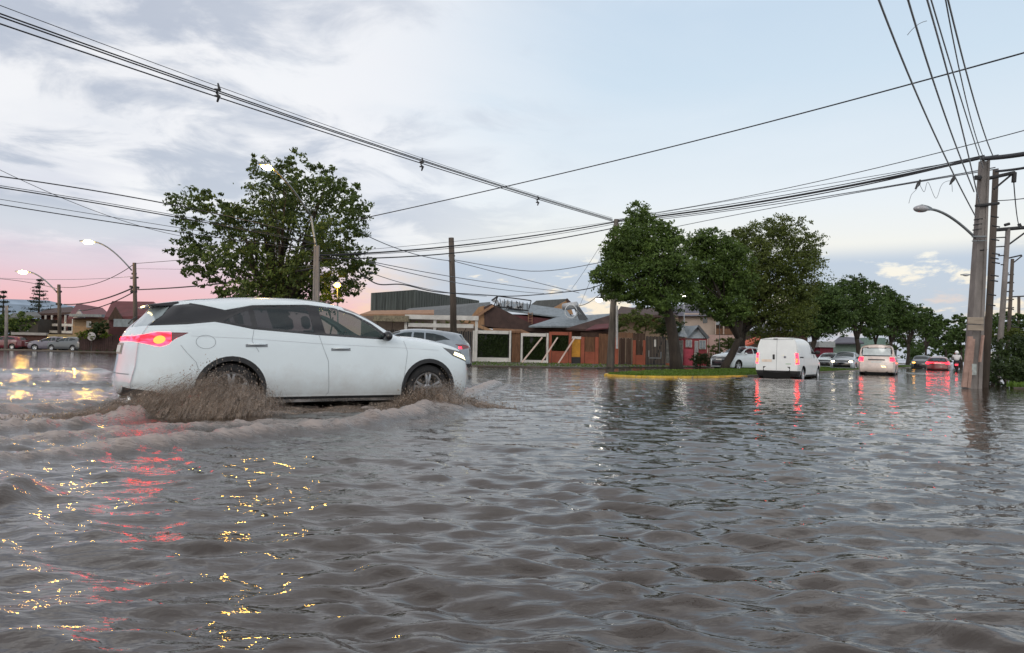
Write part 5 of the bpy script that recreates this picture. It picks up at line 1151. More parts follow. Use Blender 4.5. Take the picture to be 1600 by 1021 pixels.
for (a, mm_, c, r, l) in [((1362, -30), (1440, 165), (1524, 338), .030, 'leftmost one'), ((1410, -30), (1466, 150), (1522, 300), .030, 'second from the left'), ((1440, -30), (1490, 150), (1530, 318), .028, 'third from the left, ending lowest'),
                          ((1446, -30), (1500, 150), (1536, 262), .022, 'fourth from the left'), ((1472, -30), (1508, 150), (1538, 250), .020, 'fifth from the left'), ((1474, -30), (1520, 150), (1552, 245), .026, 'rightmost one')]:
    wire(v+l, [(*a, 11), (*mm_, 15.5), (*c, RY-.2)], r*.62, mat('cable_pale', (.40, .44, .48), rough=.5))
wire('thin loose tail wire hanging from the second overhead cable near the top right', [(1418, 55, 12.5), (1430, 42, 12.6), (1448, 33, 12.8)], .006, cable_g)
cl = [(1420, 318), (1424, 305), (1432, 296), (1436, 288), (1444, 300), (1450, 285), (1462, 310), (1470, 292), (1476, 285), (1486, 284), (1488, 300)]
wire('tangle of thin stray wire hanging under the bundle near the unlit lamp arm', [(x_, y_, RY-.3+.05*i) for i, (x_, y_) in enumerate(cl)], .007, cable_g)
o = MB(); 
for (x_, y_) in ((1434, 288), (1489, 281)): c = P(x_, y_, RY); o.tube([c+np.array([-.08, 0, -.10]), c+np.array([0, 0, 0]), c+np.array([.06, 0, .10])], [.03, .06, .03], 8)
# splices are separate things
for (x_, y_, l) in ((1435, 288, 'dark cable splice hanging at the left end of the stray wire tangle'), (1489, 281, 'dark cable splice hanging at the right end of the stray wire tangle')):
    c = P(x_, y_, RY); tag(MB().tube([c+np.array([-.10, 0, -.16]), c, c+np.array([.06, 0, .14])], [.02, .06, .025], 8).build('cable_splice', iron), l, 'cable splice')
L_ = 'slack cable from left edge to concrete lamp post: '
for (a, mm_, c, r, l) in [((-60, 268), (140, 297), (494, 372), .022, 'highest of them'), ((-60, 284), (140, 316), (494, 382), .022, 'second highest'), ((-60, 281), (140, 313), (494, 380), .012, 'thin one hugging the second highest'), ((-60, 302), (140, 334), (494, 390), .010, 'faint middle one'), ((-60, 310), (140, 342), (494, 392), .018, 'lowest of them'), ((-40, 246), (110, 315), (300, 372), .010, 'steep thin one crossing the others')]:
    wire(L_+l, [(*a, 24), (*mm_, 26), (*c, 31)], r, cable_m)
wire('heavy drooping cable between the left lamp pole and the concrete lamp post', [(214, 453, 58), (330, 445, 46), (494, 418, 31)], .045)
wire('thin cable from the top of the second lamp pole to the tallest broadleaf tree', [(212, 412, 58), (290, 406, 52), (494, 380, 31)], .02)
wire('faint straight cable just under the thin one beside the second lamp pole', [(212, 420, 58), (290, 421, 52), (494, 415, 31)], .012, cable_g)
wire('cable dipping from the second lamp pole to the leftmost lamp pole', [(208, 414, 58), (160, 440, 66), (94, 449, 78)], .03)
wire('heavy cable sloping down left from the second lamp pole', [(208, 450, 58), (170, 465, 64), (100, 476, 78)], .06)
wire('second heavy cable sloping down left under the first beside the second lamp pole', [(208, 457, 58), (178, 472, 62), (120, 486, 72)], .045)
wire('thin cable from the left edge to the leftmost lamp pole', [(-50, 434, 90), (20, 438, 84), (92, 452, 78)], .03)
wire('faint cable from the left edge over the two left lamp poles', [(-50, 432, 80), (80, 437, 70), (210, 432, 58)], .018, cable_g)
M_ = 'cable between tallest broadleaf tree and wooden pole: '
for (a, mm_, c, r, l) in [((495, 399, 31), (706, 385, 37), (962, 347, 42), .036, 'upper heavy one'), ((495, 404, 31), (706, 396, 37), (962, 356, 42), .030, 'lower heavy one'), ((495, 396, 31), (706, 378, 37), (962, 346, 42), .010, 'thin highest one'), ((495, 400, 31), (706, 388, 37), (962, 350, 42), .014, 'slim one under the upper')]:
    wire(M_+l, [a, mm_, c], r)
wire('thin line sloping down right from the tallest broadleaf tree to the plain dark pole', [(560, 362, 34), (640, 395, 39), (706, 408, 44)], .022, cable_g)
wire('line from the plain dark pole sagging to the wooden pole at lamp height', [(708, 406, 44), (830, 424, 43), (930, 412, 42.5), (957, 400, 42)], .022, cable_g)
wire('line from the plain dark pole sloping down to the roofs', [(708, 408, 44), (800, 432, 48), (905, 458, 52)], .022, cable_g)
wire('thin service line to the roofs, upper of the pair behind the plain dark pole', [(575, 408, 33), (740, 438, 44), (880, 456, 55)], .020, cable_g)
wire('thin service line to the roofs, lower of the pair behind the plain dark pole', [(575, 410, 33), (730, 445, 44), (850, 459, 55)], .020, cable_g)
wire('drooping service cable below the tallest broadleaf tree', [(560, 425, 33), (590, 444, 34), (630, 445, 36), (680, 456, 40), (740, 460, 44), (800, 463, 47), (870, 458, 46), (925, 450, 43), (955, 436, 42)], .030)
wire('thin service line crossing the pink sky right of the tallest broadleaf tree', [(575, 425, 33), (650, 448, 38), (760, 463, 46)], .018, cable_g)
wire('thin guy wire slanting from the wooden pole down to the solar heater roof', [(955, 356, 42), (925, 405, 46), (893, 452, 52)], .012, cable_g)
wire('second thin guy wire right of the first, slanting down to the roofs', [(957, 360, 42), (935, 410, 46), (905, 480, 54)], .012, cable_g)
wire('service cable from the wooden pole down left to the grey metal roof', [(957, 440, 42), (935, 462, 46), (905, 478, 54)], .024)
wire('service cable from the wooden pole to the trunk of the nearest median tree', [(958, 468, 42), (1000, 475, 41), (1040, 482, 39)], .024)
wire('thin vertical line at the right edge', [(1584, 285, RY), (1588, 330, RY+4), (1594, 356, 33)], .018, cable_g)
# ================================================================== middle row: gardens and houses
white_wall = mat('white_plaster', (.62, .60, .56), rough=.85, var=.2, scale=1.5, bump=.2)
orange_wall = mat('orange_plaster', (.30, .085, .048), rough=.85, var=.22, scale=1.5, bump=.2)
pink_wall = mat('pink_plaster', (.40, .075, .09), rough=.85, var=.15, scale=1.5)
dark_iron = mat('dark_gate_metal', (.022, .022, .024), rough=.6, var=.3)
wood_fence = mat('fence_wood', (.17, .085, .045), rough=.85, var=.45, scale=3, bump=.4, bscale=12, stretch=(4, 1, .4))
dark_wood = mat('dark_wood', (.055, .030, .020), rough=.85, var=.4, scale=3, stretch=(4, 1, .4))
roof_grey = mat('roof_sheet_grey', (.085, .092, .092), rough=.6, var=.3, scale=1.5, stretch=(3, 1, 1)); roof_zinc = mat('roof_sheet_zinc', (.17, .20, .22), rough=.5, metal=.2, var=.3, scale=1.5, stretch=(3, 1, 1))
roof_brown = mat('roof_brown', (.055, .030, .025), rough=.75, var=.35, scale=2); roof_maroon = mat('roof_maroon', (.10, .022, .026), rough=.7, var=.3, scale=2)
clad_green = mat('stained_cladding', (.085, .095, .085), rough=.8, var=.6, scale=1.6, stretch=(2.5, 2.5, .18)); fascia = mat('fascia_wood', (.30, .17, .10), rough=.8, var=.25)
gable_wood = mat('gable_boards', (.36, .21, .11), rough=.8, var=.35, scale=2, stretch=(5, 1, .3)); beige_wall = mat('beige_plaster', (.46, .37, .31), rough=.85, var=.12, scale=1)
pale_blue = mat('pale_blue_boards', (.55, .62, .68), rough=.7, var=.1); slate = mat('slate_roof', (.10, .095, .12), rough=.7, var=.4, scale=5); win_dark = glass('house_window', (.02, .022, .025), .1)
win_light = glass('curtained_window', (.30, .34, .38), .15); yellow_wall = mat('yellow_gate', (.55, .26, .03), rough=.7, var=.25); stone = mat('stone_blocks', (.12, .12, .11), rough=.9, var=.6, scale=4)
def R4(px0, px1, py0, py1, Y):        # rectangle in metres from its outline at distance Y
    a = P(px0, py1, Y); c = P(px1, py0, Y); m0 = P((px0+px1)/2, py1, Y)[2]; m1 = P((px0+px1)/2, py0, Y)[2]; return a[0], c[0], m0, m1
def blk(root, name, px0, px1, py0, py1, Y, d, m, bevel=0, zfloor=None, y0=None):
    x0, x1, z0, z1 = R4(px0, px1, py0, py1, Y); q = wloc(root); b = MB()
    if zfloor is not None: z0 = zfloor
    b.box(x0-q.x, x1-q.x, (Y-d if y0 is None else Y+y0)-q.y, Y-q.y if y0 is None else Y+y0+d-q.y, z0-q.z, z1-q.z); return b.build(name, m, root, local=True, bevel=bevel)
def poly3(root, name, pts, d, m, bevel=0):    # outline given as (px, py, Y)
    q = np.array(wloc(root)); return MB().prism([tuple(P(*p)-q) for p in pts], d).build(name, m, root, local=True, bevel=bevel)
def T(name, label, cat, px, Y, group=None): p = P(px, 560, Y); return thing(name, label, cat, (p[0], p[1], .03), 0, group)
FY = 54.0
def slats(root, name, px0, px1, py0, py1, Y, m, n, horiz=False, gap=.12, th=.04):
    x0, x1, z0, z1 = R4(px0, px1, py0, py1, Y); q = wloc(root); b = MB()
    for i in range(n):
        if horiz: h = (z1-z0)/n; b.box(x0-q.x, x1-q.x, Y-th-q.y, Y-q.y, z0+h*i+h*gap/2-q.z, z0+h*(i+1)-h*gap/2-q.z)
        else: w = (x1-x0)/n; b.box(x0-q.x+w*i+w*gap/2, x0-q.x+w*(i+1)-w*gap/2, Y-th-q.y-.01*(i % 2), Y-q.y, z0-q.z, z1+.03*math.sin(i*2.3)-q.z)
    return b.build(name, m, root, local=True)
# white pergola and black gate
t = T('garden_gate', 'black slatted gate under a weathered white pergola beam, behind the pale grey hatchback', 'gate', 650, FY)
slats(t, 'gate_panel', 590, 755, 517, 574, FY, dark_iron, 46, gap=.25)
for (a, c) in ((631, 637), (676, 682), (741, 747)): blk(t, 'post', a, c, 497, 575, FY-.1, .25, white_wall)
x0, x1, z0, z1 = R4(630, 748, 492, 499, FY); blk(t, 'beam', 633, 748, 493, 500, FY-.35, .15, white_wall)
blk(t, 'rail', 638, 740, 506, 512, FY-.3, .1, white_wall)
blk(t, 'thatch', 585, 640, 494, 503, FY-.2, .5, mat('thatch', (.22, .19, .13), rough=.95, var=.5, scale=6, bump=.8)); 
LEAF_ = [(x_, 503+3*math.sin(x_), 4) for x_ in range(590, 745, 12)]
bush('dry_creeper', 'dry creeper hanging from the weathered white pergola beam', LEAF_, FY-.2, 'olive', .12, 1400, 101, 'creeper')
def hedge_panel(label, px0, px1, py0, py1, wid, wall, base, seed, back=dark_iron):
    t = T('garden_wall', label, 'garden wall', (px0+px1)/2, FY)
    blk(t, 'post', px0, px0+wid, py0, py1, FY, .22, wall); blk(t, 'post', px1-wid, px1, py0, py1, FY, .22, wall)
    blk(t, 'top_rail', px0+wid, px1-wid, py0, py0+5, FY-.02, .18, wall); blk(t, 'base_wall', px0+wid, px1-wid, py1-base, py1, FY-.02, .18, wall)
    blk(t, 'dark_backing', px0+wid, px1-wid, py0+5, py1-base, FY+.05, .03, back)  # solid dark plate added behind the leaves to block bright gaps
    rg = np.random.default_rng(seed); x0, x1, z0, z1 = R4(px0+wid, px1-wid, py0+6, py1-base-1, FY); n = 5200
    C_ = np.stack([rg.uniform(x0+.05, x1-.05, n), rg.uniform(FY-.13, FY+.02, n), rg.uniform(z0, z1, n)], -1); k = vnoise(C_[:, 0]*2, C_[:, 2]*2.2, seed) > .10; C_ = C_[k]
    V, F = leaf_quads(C_, .12, rg); q = np.array(wloc(t)); link('hedge', npmesh(V-q, F), LEAF['hedge'], t, local=True); return t
hedge_panel('white framed wall panel filled with dark hedge, right of the plain dark pole', 738, 799, 517, 571, 4, white_wall, 12, 111)
t = T('wooden_gate', 'narrow brown plank gate between the two white framed hedge panels', 'gate', 805, FY); slats(t, 'planks', 799, 813, 521, 570, FY, wood_fence, 6); blk(t, 'lintel', 798, 814, 518, 521, FY-.02, .12, wood_fence)
hedge_panel('narrower white framed wall panel filled with hedge, behind the first leaning timber', 813, 857, 521, 570, 4, white_wall, 7, 112)
hedge_panel('orange garden wall panel with hedge above its base, behind the middle leaning timber', 857, 893, 519, 571, 5, orange_wall, 22, 113)
t = T('yellow_gate', 'yellow gate beside the orange wall, at the head of the last leaning timber', 'gate', 898, FY); blk(t, 'panel', 893, 907, 530, 558, FY, .06, yellow_wall); blk(t, 'panel', 893, 907, 559, 570, FY, .06, dark_iron); blk(t, 'top_bar', 891, 908, 526, 530, FY-.02, .1, white_wall)
def orange(label, px0, px1, parts):
    t = T('garden_wall', label, 'garden wall', (px0+px1)/2, FY)
    for nm, a, c, y0_, y1_, m in parts:
        if m in (wood_fence, dark_wood): slats(t, nm, a, c, y0_, y1_, FY+.04, m, max(3, int((c-a)/2.2)), gap=.18)
        else: blk(t, nm, a, c, y0_, y1_, FY, .20, m)
orange('orange wall section with a wooden window panel, left of the wooden pole', 907, 935, [('post', 907, 913, 527, 571, orange_wall), ('post', 929, 935, 527, 571, orange_wall), ('base_wall', 913, 929, 550, 571, orange_wall), ('wood_panel', 913, 929, 527, 550, wood_fence), ('board_top', 907, 935, 520, 527, dark_wood)])
orange('brown wooden fence section directly behind the wooden pole', 935, 967, [('wood_panel', 935, 959, 522, 571, wood_fence), ('post', 960, 966, 528, 571, orange_wall)])
orange('dark double gate under a plank top between orange posts, right of the wooden pole', 967, 990, [('gate_leaf', 967, 977, 529, 571, dark_wood), ('gate_leaf', 978, 987, 529, 571, dark_wood), ('plank_top', 962, 989, 520, 528, wood_fence)])
orange('orange wall section with a dark barred opening and tall plank top', 988, 1008, [('post', 988, 993, 532, 573, orange_wall), ('post', 1004, 1008, 532, 573, orange_wall), ('base_wall', 993, 1004, 555, 573, orange_wall), ('bars', 993, 1004, 532, 555, dark_wood), ('plank_top', 988, 1008, 521, 532, dark_wood)])
t = T('garden_gate', 'black metal gate with a small white notice, left of the nearest median tree trunk', 'gate', 1024, FY); slats(t, 'gate_panel', 1008, 1040, 526, 572, FY, dark_iron, 14, gap=.3); blk(t, 'notice', 1022, 1025, 531, 542, FY-.06, .02, white_wall)
for (a, c, y0_, y1_) in ((1013, 1014.5, 548, 558), (1032, 1033.5, 550, 559), (1014, 1033, 559, 560.5)): blk(t, 'rail', a, c, y0_, y1_, FY-.06, .03, steel)
t = T('garden_wall', 'grey stone block wall behind the nearest median tree trunk', 'garden wall', 1050, FY); blk(t, 'blocks', 1040, 1066, 532, 568, FY, .25, stone); blk(t, 'footing', 1040, 1066, 568, 574, FY-.02, .28, orange_wall)
# leaning timbers
for i, (xt, yt, xb, yb, l) in enumerate([(847, 528, 815, 575, 'pale square timber leaning against the fence, leftmost of three'), (871, 528, 845, 575, 'middle one of three pale timbers leaning against the orange fence'), (898, 528, 872, 575, 'rightmost of three pale timbers, leaning near the yellow gate')]):
    a_ = Vector(tuple(P(xt, yt, FY-.35))); c_ = Vector(tuple(P(xb, yb, 51.6))); c_.z = .06
    tag(MB().tube([c_, a_.lerp(c_, .5), a_], .075, 4).build('leaning_timber', mat('pale_timber', (.55, .42, .36), rough=.8, var=.2)), l, 'timber', 'timbers leaning on the garden fence')
# houses
def ridges(m): return m
h = T('house', 'low house with wide grey sheet roof and wood boarded gable behind the black slatted gate', 'house', 690, 60)
blk(h, 'wall', 570, 760, 494, 570, 62, 6, mat('drab_wall', (.20, .16, .13), rough=.9), zfloor=0, y0=-2)
poly3(h, 'roof', [(600, 500, 60), (770, 500, 60), (766, 474, 66), (640, 484, 66)], (0, 0, .12), roof_grey)
poly3(h, 'flat_roof', [(562, 494, 57.5), (678, 493, 57.5), (678, 487, 59.5), (580, 488, 59.5)], (0, 0, .14), fascia)
poly3(h, 'gable', [(727, 506, 58), (757, 508, 58), (757, 478, 58), (748, 480, 58)], (0, .15, 0), gable_wood)
poly3(h, 'dark_roof', [(757, 510, 57.9), (862, 522, 57.9), (768, 475, 57.9), (756, 480, 57.9)], (0, 5, 0), roof_brown)
poly3(h, 'eave_board', [(718, 508, 57.6), (770, 476, 57.6), (772, 479, 57.6), (726, 509, 57.6)], (0, .12, 0), fascia)
poly3(h, 'eave_board', [(715, 500, 57.4), (722, 496, 57.4), (772, 517, 57.4), (768, 520, 57.4)], (0, .12, 0), gable_wood)
poly3(h, 'eave_board', [(770, 513, 57.3), (815, 515, 57.3), (828, 520, 57.3), (826, 522, 57.3), (770, 517, 57.3)], (0, .2, 0), fascia)
h = T('warehouse', 'tall windowless warehouse with green grey stained cladding behind the low house', 'warehouse', 660, 84)
q = np.array(wloc(h)); A_, B_, C_ = P(581, 486, 78), P(648, 486, 84), P(748, 486, 110); at_, bt_, ct_ = P(581, 458, 78), P(648, 453, 84), P(748, 470, 110)
def wallseg(a, b, at, bt, name, m, n=30):
    mb = MB(); a, b = np.array(a), np.array(b); dn = np.cross(b-a, [0, 0, 1]); dn = dn/np.linalg.norm(dn)
    for i in range(n):
        t0_, t1_ = i/n, (i+1)/n; p0, p1 = a+(b-a)*t0_, a+(b-a)*t1_; h0, h1 = at[2]+(bt[2]-at[2])*t0_, at[2]+(bt[2]-at[2])*t1_; o_ = dn*(.05 if i % 2 else 0)
        mb.hexa([(p0[0]+o_[0], p0[1]+o_[1], 0), (p1[0]+o_[0], p1[1]+o_[1], 0), (p1[0]-dn[0]*.2, p1[1]-dn[1]*.2, 0), (p0[0]-dn[0]*.2, p0[1]-dn[1]*.2, 0)], [(p0[0]+o_[0], p0[1]+o_[1], h0), (p1[0]+o_[0], p1[1]+o_[1], h1), (p1[0]-dn[0]*.2, p1[1]-dn[1]*.2, h1), (p0[0]-dn[0]*.2, p0[1]-dn[1]*.2, h0)])
    mb.v = [tuple(np.array(p)-q) for p in mb.v]; return mb.build(name, m, h, local=True)
wallseg(A_, B_, at_, bt_, 'front_cladding', clad_green); wallseg(B_, C_, bt_, ct_, 'side_cladding', clad_green, 60)
wl = A_+(C_-B_); MB().prism([tuple(np.array([p[0], p[1], z_])-q) for p, z_ in ((A_, at_[2]-.1), (B_, bt_[2]-.1), (C_, ct_[2]-.1), (wl, at_[2]-.6))], (0, 0, .08)).build('roof', roof_grey, h, local=True)
h = T('house', 'brown house with an open roof truss over its ridge, left of the solar water heater', 'house', 830, 64)
blk(h, 'wall', 775, 900, 492, 560, 66, 5, dark_wood, zfloor=0, y0=0)
poly3(h, 'roof', [(770, 484, 62), (895, 500, 62), (885, 486, 66), (790, 472, 66)], (0, 0, .12), roof_zinc)
poly3(h, 'wall_upper', [(778, 489, 62.2), (872, 500, 62.2), (872, 506, 62.2), (830, 510, 62.2), (800, 506, 62.2)], (0, 3, 0), roof_maroon)
b = MB()
for (xa, ya, xb, yb, w) in ((768, 470, 778, 463, .07), (778, 463, 830, 470, .05), (770, 478, 826, 486, .06), (778, 463, 772, 478, .05), (830, 470, 826, 484, .05)): b.tube([P(xa, ya, 62)-np.array(wloc(h)), P(xb, yb, 62)-np.array(wloc(h))], w, 6)
for i in range(9):
    xa = 776+i*6+random.uniform(-1, 1); b.tube([P(xa, 466+i*.9, 62)-np.array(wloc(h)), P(xa+random.uniform(-1, 3), 479+i*.9, 62)-np.array(wloc(h))], .035, 5)
b.build('roof_truss', iron, h, local=True)
b = MB()
for i in range(26):
    c_ = P(random.uniform(778, 826), 0, 62.6)-np.array(wloc(h)); z_ = P(800, random.uniform(471, 482), 62.6)[2]-.03; s_ = random.uniform(.08, .28); b.hexa([(c_[0]-s_, -.2, z_-.1), (c_[0]+s_, -.2, z_-.1+random.uniform(-.1, .1)), (c_[0]+s_, .2, z_-.1), (c_[0]-s_, .2, z_-.1)], [(c_[0]-s_*.7, -.2, z_+s_*.5), (c_[0]+s_*.6, -.2, z_+s_*.4), (c_[0]+s_*.8, .2, z_+s_*.4), (c_[0]-s_*.7, .2, z_+s_*.3)])
b.v = [(x_, y_+62.6-wloc(h).y, z_) for x_, y_, z_ in b.v]; b.build('tarpaulin', mat('tarp_white', (.5, .52, .54), rough=.6, var=.3), h, local=True)
b = MB(); q = np.array(wloc(h))
for xx in (825.5, 831.5): b.tube([P(xx, 507, 61.8)-q, P(xx, 488, 61.8)-q], .03, 5)
for k in range(5): b.tube([P(825.5, 490+k*4, 61.8)-q, P(831.5, 490+k*4, 61.8)-q], .025, 5)
b.build('ladder', fascia, h, local=True)
h = T('house', 'house with a grey hipped sheet roof and wood gable directly behind the solar water heater', 'house', 862, 72)
poly3(h, 'roof', [(822, 482, 70), (858, 484, 70), (888, 467, 70), (838, 470, 70)], (0, 2, 0), roof_grey)
poly3(h, 'gable', [(858, 485, 69.9), (896, 492, 69.9), (888, 468, 69.9)], (0, .2, 0), gable_wood)
poly3(h, 'eave_board', [(886, 466, 69.7), (896, 476, 69.7), (895, 479, 69.7), (884, 469, 69.7)], (0, .5, 0), roof_brown)
blk(h, 'wall', 825, 893, 486, 560, 72, 4, dark_wood, zfloor=0, y0=0)
h = T('house', 'low house with pale blue grey sheet roof behind the orange fence', 'house', 870, 58)
poly3(h, 'roof', [(826, 512, 57), (915, 512, 57), (958, 492, 62), (870, 498, 62)], (0, 0, .12), roof_zinc)
poly3(h, 'side_roof', [(885, 516, 56.6), (965, 520, 56.6), (958, 494, 58)], (0, 0, .15), roof_brown)
poly3(h, 'awning', [(915, 517, 55.6), (950, 514, 55.6), (954, 507, 57), (930, 509, 57)], (0, 0, .08), roof_maroon)
blk(h, 'wall', 832, 955, 515, 570, 59, 4, mat('brown_wall', (.14, .08, .06), rough=.9), zfloor=0, y0=-.5)  # wall in one even dark brown
# solar water heater
s = T('solar_water_heater', 'solar water heater with a grey cylinder tank on a steel frame on the roof', 'water heater', 893, 60); q = np.array(wloc(s))
b = MB(); c0, c1 = P(881, 480, 60.5)-q, P(901, 477, 59.6)-q; b.tube([c0, c0.copy()*.5+c1*.5, c1], [.30, .31, .30], 20); b.build('tank', mat('tank_steel', (.45, .46, .47), rough=.4, metal=.3), s, local=True, smooth=True)
b = MB(); cc = P(892, 487, 59.4)-q
b.tube([cc+np.array([.50*math.cos(w), 0, .55*math.sin(w)]) for w in np.linspace(.2, 6.3, 26)], .045, 6); b.build('ring', mat('white_steel', (.55, .57, .58), rough=.4), s, local=True)
b = MB(); 
for (xa, ya, xb, yb) in ((890, 508, 905, 488), (916, 500, 897, 480), (890, 508, 916, 500), (886, 500, 880, 512), (905, 488, 908, 503), (897, 505, 903, 487)): b.tube([P(xa, ya, 59.4)-q, P(xb, yb, 59.4)-q], .035, 5)
b.build('frame', steel, s, local=True)
poly3(s, 'collector', [(897, 482, 59.6), (905, 479, 59.6), (919, 499, 59.2), (906, 503, 59.2)], (0, .10, 0), mat('collector_glass', (.02, .024, .03), rough=.45))
h = T('house', 'beige two storey house with a slate hipped roof behind the pink house', 'house', 1100, 72)
blk(h, 'wall', 1068, 1118, 490, 560, 72, 8, beige_wall, zfloor=0, y0=0); poly3(h, 'roof', [(1060, 494, 71.3), (1118, 494, 71.3), (1106, 482, 75), (1092, 474, 75), (1072, 474, 75)], (0, 3, 0), slate)
f = blk(h, 'window', 1098, 1105, 497, 505, 71.98, .05, win_dark); blk(h, 'wall', 1118, 1152, 494, 530, 72.5, 6, beige_wall, zfloor=0, y0=.2)
blk(h, 'balcony_back', 1117, 1146, 497, 523, 72.45, .1, dark_wood); blk(h, 'balcony_rail', 1116, 1147, 514, 523, 71.6, .1, wood_fence)
for xx in (1117, 1130, 1145): blk(h, 'post', xx-1, xx+1, 494, 523, 71.6, .2, beige_wall)
blk(h, 'eave', 1112, 1156, 490, 494, 72, 1.2, roof_maroon)
t = T('garden_wall', 'pale pink garden wall below the beige two storey house', 'garden wall', 1115, 58); blk(t, 'wall', 1106, 1150, 524, 572, 58, .3, mat('pale_pink_plaster', (.55, .38, .33), rough=.85, var=.1))
h = T('house', 'small pink house with a pale blue gable and white framed windows', 'house', 1085, 55.5)
blk(h, 'wall', 1066, 1105, 529, 573, 55.6, 4, pink_wall, zfloor=0, y0=0); poly3(h, 'gable', [(1072, 529, 55.5), (1105, 529, 55.5), (1091, 511, 55.5)], (0, .12, 0), pale_blue)
poly3(h, 'roof', [(1062, 526, 55.0), (1075, 527, 55.0), (1091, 510, 55.0), (1066, 509, 58)], (0, 3, 0), roof_zinc); poly3(h, 'roof_edge', [(1089, 510, 55.2), (1092, 508, 55.2), (1109, 528, 55.2), (1105, 530, 55.2)], (0, 3.5, 0), mat('roof_dark_edge', (.12, .13, .14), rough=.6))
for (a, c, y0_, y1_) in ((1071, 1081, 531, 543), (1085, 1091, 533, 552), (1092, 1103, 532, 546)):
    f = blk(h, 'window', a, c, y0_, y1_, 55.55, .06, white_wall); blk(f, 'pane', a+1, c-1, y0_+1, y1_-1, 55.47, .02, win_light)
    blk(f, 'mullion', (a+c)/2-.3, (a+c)/2+.3, y0_+1, y1_-1, 55.44, .02, white_wall)
blk(h, 'porch_wall', 1068, 1082, 546, 574, 55.3, .2, mat('bright_pink', (.55, .09, .13), rough=.85)); blk(h, 'door', 1084, 1089, 552, 573, 55.4, .05, white_wall); blk(h, 'drainpipe', 1065, 1067, 532, 572, 55.2, .1, white_wall)
h = T('house', 'house with dark ridged roof partly hidden by the bright green garden shrub', 'house', 990, 66)
poly3(h, 'roof', [(962, 494, 64), (1060, 497, 64), (1035, 484, 68), (985, 484, 68), (970, 482, 68)], (0, 0, .2), roof_brown); blk(h, 'wall', 966, 1060, 494, 560, 66, 5, mat('tan_wall', (.26, .19, .13), rough=.9), zfloor=0, y0=0); blk(h, 'window', 1006, 1024, 499, 510, 65.95, .05, fascia)
h = T('house', 'tan gabled house behind the trunk of the nearest median tree', 'house', 1035, 74)
blk(h, 'wall', 1012, 1068, 488, 560, 74, 5, beige_wall, zfloor=0, y0=0); poly3(h, 'roof', [(1006, 491, 73), (1070, 489, 73), (1062, 480, 77), (1030, 482, 77)], (0, 0, .2), slate)
# between the crowns on the right
t = T('red_awning', 'orange red awning behind the parked white hatchback', 'awning', 1172, 58); poly3(t, 'canopy', [(1160, 544, 58), (1185, 535, 58), (1188, 528, 60), (1166, 534, 60)], (0, 0, .15), mat('awning_red', (.55, .10, .04), rough=.7)); blk(t, 'post', 1164, 1165.5, 540, 572, 58, .08, steel); blk(t, 'post', 1184, 1185.5, 534, 572, 58, .08, steel)
h = T('house', 'dark house with grey roof glimpsed between the crowns above the panel van', 'house', 1225, 90); blk(h, 'wall', 1175, 1262, 518, 560, 90, 6, dark_wood, zfloor=0, y0=0); poly3(h, 'roof', [(1170, 520, 89), (1266, 520, 89), (1250, 508, 95), (1190, 508, 95)], (0, 0, .2), slate)
t = T('kiosk', 'maroon kiosk with a pale roof behind the small white oncoming car', 'kiosk', 1290, 88); blk(t, 'wall', 1281, 1302, 543, 563, 88, 3, mat('kiosk_maroon', (.20, .02, .04), rough=.7), zfloor=0, y0=0); blk(t, 'roof', 1279, 1304, 534, 543, 87.8, 3.2, mat('kiosk_roof', (.40, .42, .42), rough=.6), y0=-.2)
h = T('house', 'pale green house wall between the median trunks left of the people carrier', 'house', 1330, 100); blk(h, 'wall', 1305, 1345, 536, 565, 100, 5, mat('sage_wall', (.20, .27, .23), rough=.9), zfloor=0, y0=0); poly3(h, 'roof', [(1300, 538, 99), (1350, 538, 99), (1340, 530, 104), (1312, 528, 104)], (0, 0, .2), slate)
h = T('house', 'pale green house block directly above the people carrier roof', 'house', 1366, 120); blk(h, 'wall', 1355, 1384, 528, 565, 120, 5, mat('mint_wall', (.22, .32, .28), rough=.9), zfloor=0, y0=0)
# ================================================================== far left
h = T('house', 'two storey brick house with white balcony columns behind the parked cars on the far left', 'house', 92, 92)
brick = mat('brick_wall', (.20, .095, .085), rough=.9, var=.3, scale=3)
blk(h, 'wall', 62, 122, 492, 548, 92, 8, brick, zfloor=0, y0=0); poly3(h, 'roof', [(56, 494, 91), (126, 491, 91), (112, 483, 97), (74, 486, 97)], (0, 0, .3), roof_brown)
for xx in (72, 82, 93, 103, 115): blk(h, 'column', xx-1, xx+1, 493, 520, 91, .3, white_wall)
blk(h, 'balcony_rail', 64, 118, 506, 510, 90.8, .15, white_wall); blk(h, 'balcony_slab', 62, 120, 517, 521, 91.2, 1.0, white_wall)
for xx in (76, 88, 98, 109): blk(h, 'window', xx-3, xx+3, 511, 517, 91.95, .05, win_dark)
h = T('house', 'dark gabled house left of the brick house, behind the short grey pole', 'house', 45, 88); blk(h, 'wall', 14, 60, 498, 548, 88, 6, mat('dim_wall', (.05, .045, .04), rough=.9), zfloor=0, y0=0); poly3(h, 'roof', [(8, 500, 87), (64, 497, 87), (56, 491, 92), (20, 493, 92)], (0, 0, .3), roof_grey); blk(h, 'window', 38, 45, 515, 518, 87.9, .05, win_light)
h = T('house', 'tan house with a pale gable end beside the rounded green shrub', 'house', 130, 84); blk(h, 'wall', 112, 168, 497, 548, 84, 6, mat('tan_plaster', (.30, .21, .13), rough=.9), zfloor=0, y0=0); poly3(h, 'roof', [(106, 499, 83), (172, 496, 83), (160, 485, 88), (120, 478, 88)], (0, 0, .3), mat('roof_plum', (.12, .05, .06), rough=.8))
